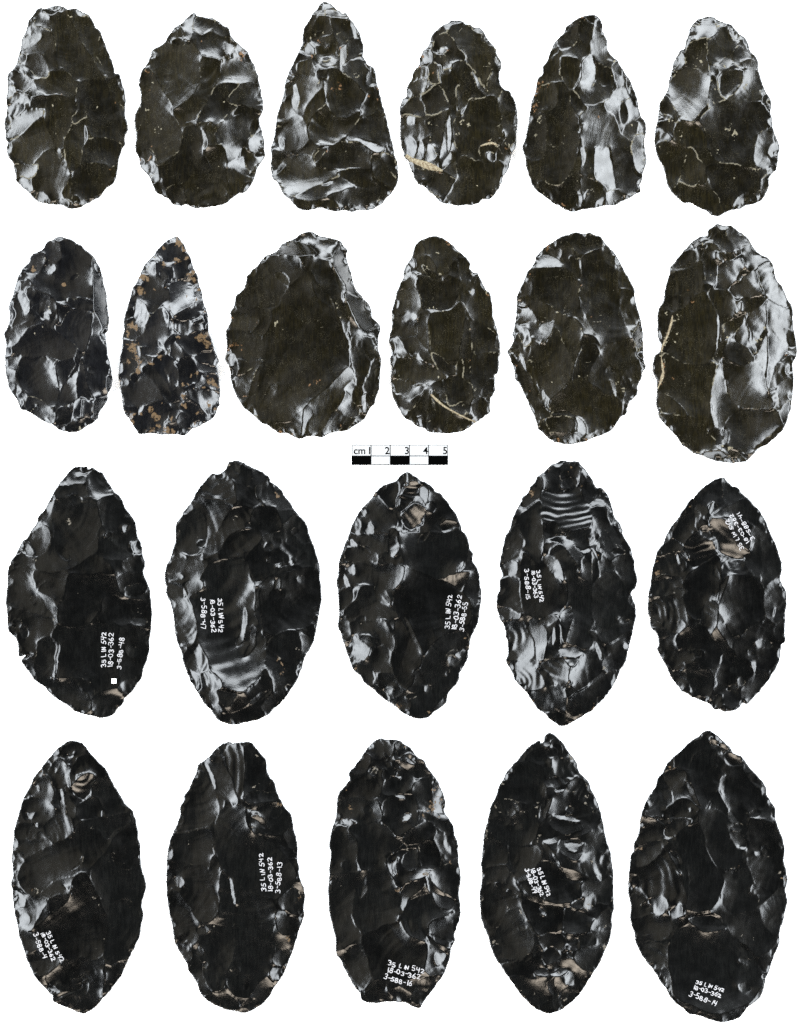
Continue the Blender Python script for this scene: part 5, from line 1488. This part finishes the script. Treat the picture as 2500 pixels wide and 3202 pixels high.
    for (a_, b_, sl1, sl2) in ((L[:, 1:], L[:, :-1], np.s_[:, 1:], np.s_[:, :-1]), (L[1:], L[:-1], np.s_[1:], np.s_[:-1])):
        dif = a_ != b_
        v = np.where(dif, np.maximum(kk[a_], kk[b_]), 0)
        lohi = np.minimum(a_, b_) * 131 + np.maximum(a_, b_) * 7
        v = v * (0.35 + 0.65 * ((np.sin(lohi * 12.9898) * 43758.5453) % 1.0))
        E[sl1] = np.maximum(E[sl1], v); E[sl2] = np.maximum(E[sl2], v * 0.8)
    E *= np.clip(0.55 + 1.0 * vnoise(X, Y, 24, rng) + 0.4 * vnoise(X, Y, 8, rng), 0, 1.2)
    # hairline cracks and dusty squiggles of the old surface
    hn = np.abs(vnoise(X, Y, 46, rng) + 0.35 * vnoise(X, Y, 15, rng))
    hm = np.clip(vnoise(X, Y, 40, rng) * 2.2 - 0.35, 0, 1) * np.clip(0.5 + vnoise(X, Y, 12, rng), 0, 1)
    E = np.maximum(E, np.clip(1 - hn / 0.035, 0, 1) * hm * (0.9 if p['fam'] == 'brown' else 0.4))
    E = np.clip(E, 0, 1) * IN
    G_ = np.zeros((ny, nx)); B_ = np.zeros((ny, nx))
    RN1, RN2, RN3 = vnoise(X, Y, 7, rng), vnoise(X, Y, 7, rng), vnoise(X, Y, 5, rng)
    for kind, c, r in residue:
        an = rng.uniform(0, 3.14); asp = rng.uniform(1, 1.6)
        dx, dy = WX - c[0] + RN1 * r * 0.7, WY - c[1] + RN2 * r * 0.7
        e = np.hypot((dx * math.cos(an) + dy * math.sin(an)) / asp, (-dx * math.sin(an) + dy * math.cos(an)) * 1.1) / r
        v = np.clip(1.35 - e, 0, 1)
        if not (kind == 'o' and p['fam'] == 'blue'): v = v * np.clip(0.62 + 0.9 * RN3, 0, 1)
        if kind == 'c': G_ = np.maximum(G_, v)
        else: B_ = np.maximum(B_, v)
    PT = rng.uniform(0, 1, len(kk))[L]
    PT = np.clip(PT + 0.25 * vnoise(X, Y, 30, rng), 0, 1)
    S = Stone()
    S.X, S.Y, S.H, S.IN, S.out, S.ctr, S.wear, S.to_px, S.u, S.rng = X, Y, H, IN, out, ctr, (E, G_, B_, PT), to_px, u, rng
    S.xs, S.ys = xs, ys
    # level: the median of the edge sits at Z_EDGE
    rim = IN & (D < 2 * STEP)
    S.zoff = max(Z_EDGE / M - np.median(H[rim]), 0.0012 / M - H[IN].min())
    S.H = np.maximum(S.H + S.zoff, 0.001 / M)
    return S

def world_xy(px):
    px = np.asarray(px, float)
    return np.stack([(px[..., 0] - PW / 2) * M, (px[..., 1] + PH / 2) * M], -1)

def height_at(S, q):
    fx = np.clip((q[..., 0] - S.xs[0]) / STEP, 0, len(S.xs) - 1.001); fy = np.clip((q[..., 1] - S.ys[0]) / STEP, 0, len(S.ys) - 1.001)
    ix, iy = fx.astype(int), fy.astype(int); tx, ty = fx - ix, fy - iy
    H = S.H
    return (H[iy, ix] * (1 - tx) + H[iy, ix + 1] * tx) * (1 - ty) + (H[iy + 1, ix] * (1 - tx) + H[iy + 1, ix + 1] * tx) * ty

def body_mesh(S, mat, root):
    ny, nx = S.X.shape
    cx, cy = S.X[:-1, :-1] + STEP / 2, S.Y[:-1, :-1] + STEP / 2
    C = inside(S.out, cx, cy)
    used = np.zeros((ny, nx), int)
    for a in (0, 1):
        for b in (0, 1):
            used[a:ny - 1 + a, b:nx - 1 + b] += C
    vid = -np.ones((ny, nx), int)
    U = used > 0
    vid[U] = np.arange(U.sum())
    px = np.stack([S.X[U], S.Y[U]], 1); hz = S.H[U]
    rim = (used[U] < 4)
    q, _ = nearest_on(S.out, px[rim])
    px[rim] = q
    hz[rim] = height_at(S, q)
    r_, c_ = np.nonzero(C)
    F = np.stack([vid[r_, c_], vid[r_, c_ + 1], vid[r_ + 1, c_ + 1], vid[r_ + 1, c_]], 1)
    # boundary edges
    e = np.concatenate([F[:, [0, 1]], F[:, [1, 2]], F[:, [2, 3]], F[:, [3, 0]]])
    key = np.sort(e, 1); kk = key[:, 0].astype(np.int64) * (len(px) + 1) + key[:, 1]
    _, inv, cnt = np.unique(kk, return_inverse=True, return_counts=True)
    be = e[cnt[inv] == 1]
    bv = np.unique(be)
    n0 = len(px); nb = len(bv)
    bi = -np.ones(n0, int); bi[bv] = np.arange(nb)
    rings = [(0.90, 0.42), (0.72, 0.12), (0.45, 0.0)]
    allp, allz = [px], [hz]
    for s, zf in rings:
        allp.append(S.ctr + (px[bv] - S.ctr) * s); allz.append(hz[bv] * zf)
    allp.append(S.ctr[None]); allz.append(np.zeros(1))
    P_ = np.concatenate(allp); Z_ = np.concatenate(allz) * M
    W = world_xy(P_) - np.array(root.location[:2])
    V = np.concatenate([W, Z_[:, None]], 1)
    quads = [F]
    prev = lambda k, i: i if k == 0 else n0 + (k - 1) * nb + bi[i]
    for k in range(len(rings)):
        a, b = be[:, 0], be[:, 1]
        quads.append(np.stack([prev(k, b), prev(k, a), n0 + k * nb + bi[a], n0 + k * nb + bi[b]], 1))
    Q = np.concatenate(quads)
    k = len(rings)
    T = np.stack([prev(k, be[:, 1]), prev(k, be[:, 0]), np.full(len(be), n0 + k * nb)], 1)
    me = bpy.data.meshes.new('stone_body')
    me.vertices.add(len(V)); me.vertices.foreach_set('co', V.ravel().astype(np.float32))
    nl = Q.size + T.size
    me.loops.add(nl); me.loops.foreach_set('vertex_index', np.concatenate([Q.ravel(), T.ravel()]).astype(np.int32))
    st = np.concatenate([np.arange(len(Q)) * 4, Q.size + np.arange(len(T)) * 3]).astype(np.int32)
    me.polygons.add(len(st)); me.polygons.foreach_set('loop_start', st)
    sm = np.zeros(len(st), bool); sm[:len(F)] = True
    me.update(calc_edges=True)
    me.validate()
    me.polygons.foreach_set('use_smooth', sm)
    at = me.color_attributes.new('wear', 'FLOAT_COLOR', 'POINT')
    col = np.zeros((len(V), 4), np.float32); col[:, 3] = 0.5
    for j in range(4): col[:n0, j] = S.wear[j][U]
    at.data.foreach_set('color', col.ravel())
    me.materials.append(mat)
    me.update()
    o = bpy.data.objects.new('stone_body', me); link(o); o.parent = root
    return o

# ---------------------------------------------------------------------------
# hand lettering in white ink (strokes in a box 0..0.62 wide, 0..1 high)
# ---------------------------------------------------------------------------
def arcp(cx, cy, rx, ry, a0, a1, n=9):
    return [(cx + rx * math.cos(R(a0 + (a1 - a0) * i / n)), cy + ry * math.sin(R(a0 + (a1 - a0) * i / n))) for i in range(n + 1)]
GLYPH = {
 '0': [arcp(.31, .5, .29, .46, 80, 440, 14)],
 '1': [[(.3, 1), (.3, 0)]],
 '2': [arcp(.3, .72, .27, .26, 160, -40, 9) + [(.05, .04), (.62, .04)]],
 '3': [arcp(.27, .74, .27, .24, 140, -80, 8), arcp(.27, .26, .31, .26, 90, -140, 8)],
 '4': [[(.1, 1), (.06, .5), (.56, .52)], [(.56, .98), (.46, 0)]],
 '5': [[(.56, .98), (.16, .96), (.1, .56)], arcp(.26, .3, .3, .28, 120, -140, 9)],
 '6': [[(.5, .98), (.2, .66), (.06, .34)] + arcp(.31, .26, .25, .25, 170, 530, 12)],
 '7': [[(.04, .97), (.58, .95), (.24, 0)]],
 '8': [arcp(.31, .74, .22, .24, -90, 270, 11), arcp(.31, .25, .27, .25, 90, 450, 11)],
 '9': [arcp(.3, .72, .24, .25, 0, 360, 11) + [(.5, .4), (.44, 0)]],
 'L': [[(.12, 1), (.08, .06), (.5, .04)]],
 'I': [[(.3, .94), (.28, .04)]],
 'N': [[(.06, .02), (.1, .96), (.5, .06), (.56, 1)]],
 '-': [[(.1, .5), (.5, .5)]],
}
ADV = {'1': .5, 'I': .46, '-': .62, ' ': .34}

def ink_line(S, root, text, a, b, hgt, stroke):
    """One written line: ribbons of ink lying on the stone."""
    rng = S.rng
    pa, pb = S.to_px(a), S.to_px(b)
    d = pb - pa; ln = np.linalg.norm(d); d = d / ln
    up = np.array([-d[1], d[0]])
    adv = [ADV.get(ch, .8) for ch in text]
    width = sum(adv) - .18
    H = hgt * S.u
    span = ln + 0.55 * H
    sx = span / width
    verts, faces = [], []
    x = 0.0
    base = pa - d * 0.27 * H - up * H * 0.5
    for ch, ad in zip(text, adv):
        if ch != ' ':
            dy, sc, sl = rng.uniform(-.12, .12), rng.uniform(.82, 1.14), rng.uniform(-.16, .16)
            for st in GLYPH[ch]:
                st = np.array(st)
                # resample
                q = [st[0]]
                for s0, s1 in zip(st[:-1], st[1:]):
                    m = max(1, int(np.linalg.norm(s1 - s0) / .22))
                    q += [s0 + (s1 - s0) * (i + 1) / m for i in range(m)]
                q = np.array(q)
                q = q + rng.uniform(-.035, .035, q.shape)
                lx = x + (q[:, 0] + sl * q[:, 1]) * 1.0
                pp = base + np.outer(lx * sx, d) + np.outer((q[:, 1] * sc + dy) * H, up)
                tg = np.gradient(pp, axis=0); tg /= np.linalg.norm(tg, axis=1)[:, None] + 1e-9
                nn = np.stack([-tg[:, 1], tg[:, 0]], 1)
                w = stroke * S.u * 0.5 * rng.uniform(.85, 1.15)
                ws = np.full(len(pp), w); ws[0] *= .8; ws[-1] *= .8
                pp[0] -= tg[0] * w * .6; pp[-1] += tg[-1] * w * .6
                i0 = len(verts)
                for j in range(len(pp)):
                    for off, lift in ((-1, -.2), (-.55, .75), (.55, .75), (1, -.2)):
                        c = pp[j] + nn[j] * ws[j] * off
                        z = height_at(S, c) + lift
                        wxy = world_xy(c)
                        verts.append((wxy[0] - root.location[0], wxy[1] - root.location[1], z * M))
                    if j:
                        k = i0 + (j - 1) * 4
                        for t in range(3): faces.append((k + t, k + 4 + t, k + 5 + t, k + 1 + t))
        x += ad
    return mesh_obj('inscription_line', verts, faces, M_INK, root, smooth=True)

def crust_streak(S, root, name, path, widths, lift, mat):
    """A raised band of chalky cortex lying over the stone."""
    rng = S.rng
    p = S.to_px(path); n = 9
    t = np.linspace(0, len(p) - 1, (len(p) - 1) * 7 + 1)
    i = np.minimum(t.astype(int), len(p) - 2); f = (t - i)[:, None]
    c = p[i] * (1 - f) + p[i + 1] * f
    w = np.interp(t, np.arange(len(p)), widths) * S.u * 0.5
    w = w * (1 + 0.5 * vnoise(t * 10, t * 0, 9, rng))
    tg = np.gradient(c, axis=0); tg /= np.linalg.norm(tg, axis=1)[:, None]
    nn = np.stack([-tg[:, 1], tg[:, 0]], 1)
    verts, faces = [], []
    o = np.linspace(-1, 1, n)
    for j in range(len(c)):
        for k in range(n):
            q = c[j] + nn[j] * w[j] * o[k] * (1 + 0.12 * rng.uniform(-1, 1))
            edge = min(1.0, 4 * min(j, len(c) - 1 - j) / len(c) + 0.15)
            z = height_at(S, q) + lift * (1 - o[k] ** 4) * edge * rng.uniform(.6, 1.2) - (0.6 if abs(o[k]) > .95 else 0)
            x, y = world_xy(q)
            verts.append((x - root.location[0], y - root.location[1], z * M))
            if j and k:
                a = (j - 1) * n + k - 1
                faces.append((a, a + 1, a + n + 1, a + n))
    return mesh_obj(name, verts, faces, mat, root, smooth=True)

# ---------------------------------------------------------------------------
# the sheet
# ---------------------------------------------------------------------------
g = 1.6
o = mesh_obj('white_backdrop', [(-g, -g, 0), (g, -g, 0), (g, g, 0), (-g, g, 0)], [(0, 1, 2, 3)], M_SHEET)
o['kind'] = 'structure'
o['label'] = 'plain bright white sheet under the stones'

# ---------------------------------------------------------------------------
# the stones
# ---------------------------------------------------------------------------
for idx, p in enumerate(PIECES):
    S = shape_stone(p, idx)
    c = world_xy(S.ctr)
    root = empty('obsidian_biface', (c[0], c[1], 0.0))
    root['label'] = p['label']
    root['category'] = 'stone tool'
    root['group'] = 'unmarked bifaces in the upper two rows' if p['fam'] != 'black' else 'large black bifaces in the lower two rows'
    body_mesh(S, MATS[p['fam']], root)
    if 'ink' in p:
        for ln in p['ink'].split('|'):
            text, a, b, h = ln.split(';')
            ink_line(S, root, text, [float(v) for v in a.split(',')], [float(v) for v in b.split(',')], float(h), 0.72)
    if 'streak' in p:
        for path, wd, lift in p['streak']:
            crust_streak(S, root, 'cortex_streak', pts_of(path), wd, lift, M_CORTEX)
    if 'square' in p:
        x, y, r = p['square']
        q = [S.to_px((x + r * a, y + r * b)) for a, b in ((-1, 1), (1, 1), (1, -1), (-1, -1))]
        zt = max(height_at(S, np.array(v)) for v in q) + 0.8
        vs_ = []
        for dz in (0, 1):
            for v in q:
                w = world_xy(v)
                vs_.append((w[0] - c[0], w[1] - c[1], (zt if dz else height_at(S, np.array(v)) - 1.0) * M))
        so = mesh_obj('square_mark', vs_, [(4, 5, 6, 7), (0, 1, 5, 4), (1, 2, 6, 5), (2, 3, 7, 6), (3, 0, 4, 7)], M_PAINT, root)
        so['label'] = 'small white painted square'

# ---------------------------------------------------------------------------
# the printed scale bar
# ---------------------------------------------------------------------------
bx0, by0, bx1, by1, bym = 1099.3, 1390.5, 1399.7, 1453.0, 1425.6
cxy = world_xy(np.array([(bx0 + bx1) / 2, -(by0 + by1) / 2]))
bar = empty('scale_bar', (cxy[0], cxy[1], 0))
bar['label'] = 'black and white five centimetre scale bar with cm numerals below the second row'
bar['category'] = 'scale bar'
def slab(name, x0, y0, x1, y1, z0, z1, mat, parent=bar):
    a, b = world_xy(np.array([x0, -y1])) - cxy, world_xy(np.array([x1, -y0])) - cxy
    v = [(a[0], a[1], z0), (b[0], a[1], z0), (b[0], b[1], z0), (a[0], b[1], z0), (a[0], a[1], z1), (b[0], a[1], z1), (b[0], b[1], z1), (a[0], b[1], z1)]
    f = [(3, 2, 1, 0), (4, 5, 6, 7), (0, 1, 5, 4), (1, 2, 6, 5), (2, 3, 7, 6), (3, 0, 4, 7)]
    return mesh_obj(name, v, f, mat, parent)
ZC = 0.0006
slab('card', bx0 - 0.6, by0 - 0.6, bx1 + 0.6, by1 + 0.6, 0.0, ZC, M_CARD)
cell = (bx1 - bx0) / 5
for i in range(5):
    x0, x1 = bx0 + i * cell, bx0 + (i + 1) * cell
    if i % 2 == 0: slab('black_block', x0, bym + 0.7, x1, by1, ZC - 0.0001, ZC + 0.0001, M_PRINT)
    else: slab('white_block', x0 + 1.2, bym + 1.2, x1 - 1.2, by1 - 1.4, ZC - 0.0001, ZC + 0.00008, M_CARD)
lw = 1.0
for nm, x0, y0, x1, y1 in [('border_line', bx0, by0 - lw, bx1, by0 + lw), ('border_line', bx0, bym - lw, bx1, bym + lw), ('border_line', bx0, by1 - lw, bx1, by1 + lw)]:
    slab(nm, x0 - lw, y0, x1 + lw, y1, ZC - 0.0001, ZC + 0.00016, M_PRINT)
for i in range(6):
    x = bx0 + i * cell
    slab('divider_line', x - lw, by0 + lw + 0.05, x + lw, by1 - lw - 0.05, ZC - 0.0001, ZC + 0.00013, M_PRINT)
def printed(text, right, base, size):
    cu = bpy.data.curves.new('numeral', 'FONT')
    cu.body = text; cu.size = 1.0; cu.offset = 0.012; cu.align_x = 'RIGHT'
    tmp = bpy.data.objects.new('numeral_src', cu); link(tmp)
    dg = bpy.context.evaluated_depsgraph_get(); dg.update()
    me = bpy.data.meshes.new_from_object(tmp.evaluated_get(dg))
    bpy.data.objects.remove(tmp)
    co = np.array([v.co[:] for v in me.vertices])
    k = size * M / 0.73
    w = world_xy(np.array([right, -base])) - cxy
    co = np.stack([co[:, 0] * k + w[0] - co[:, 0].max() * k, co[:, 1] * k + w[1], np.full(len(co), ZC + 0.00012)], 1)
    me.vertices.foreach_set('co', co.ravel()); me.update()
    me.name = 'numeral'; me.materials.clear(); me.materials.append(M_PRINT)
    o = bpy.data.objects.new('numeral', me); link(o); o.parent = bar
    return o
printed('cm', 1141.3, 1419.6, 23.2)
for i in range(5):
    printed(str(i + 1), bx0 + (i + 1) * cell - (2.0 if i else 2.6), 1419.6, 23.2)
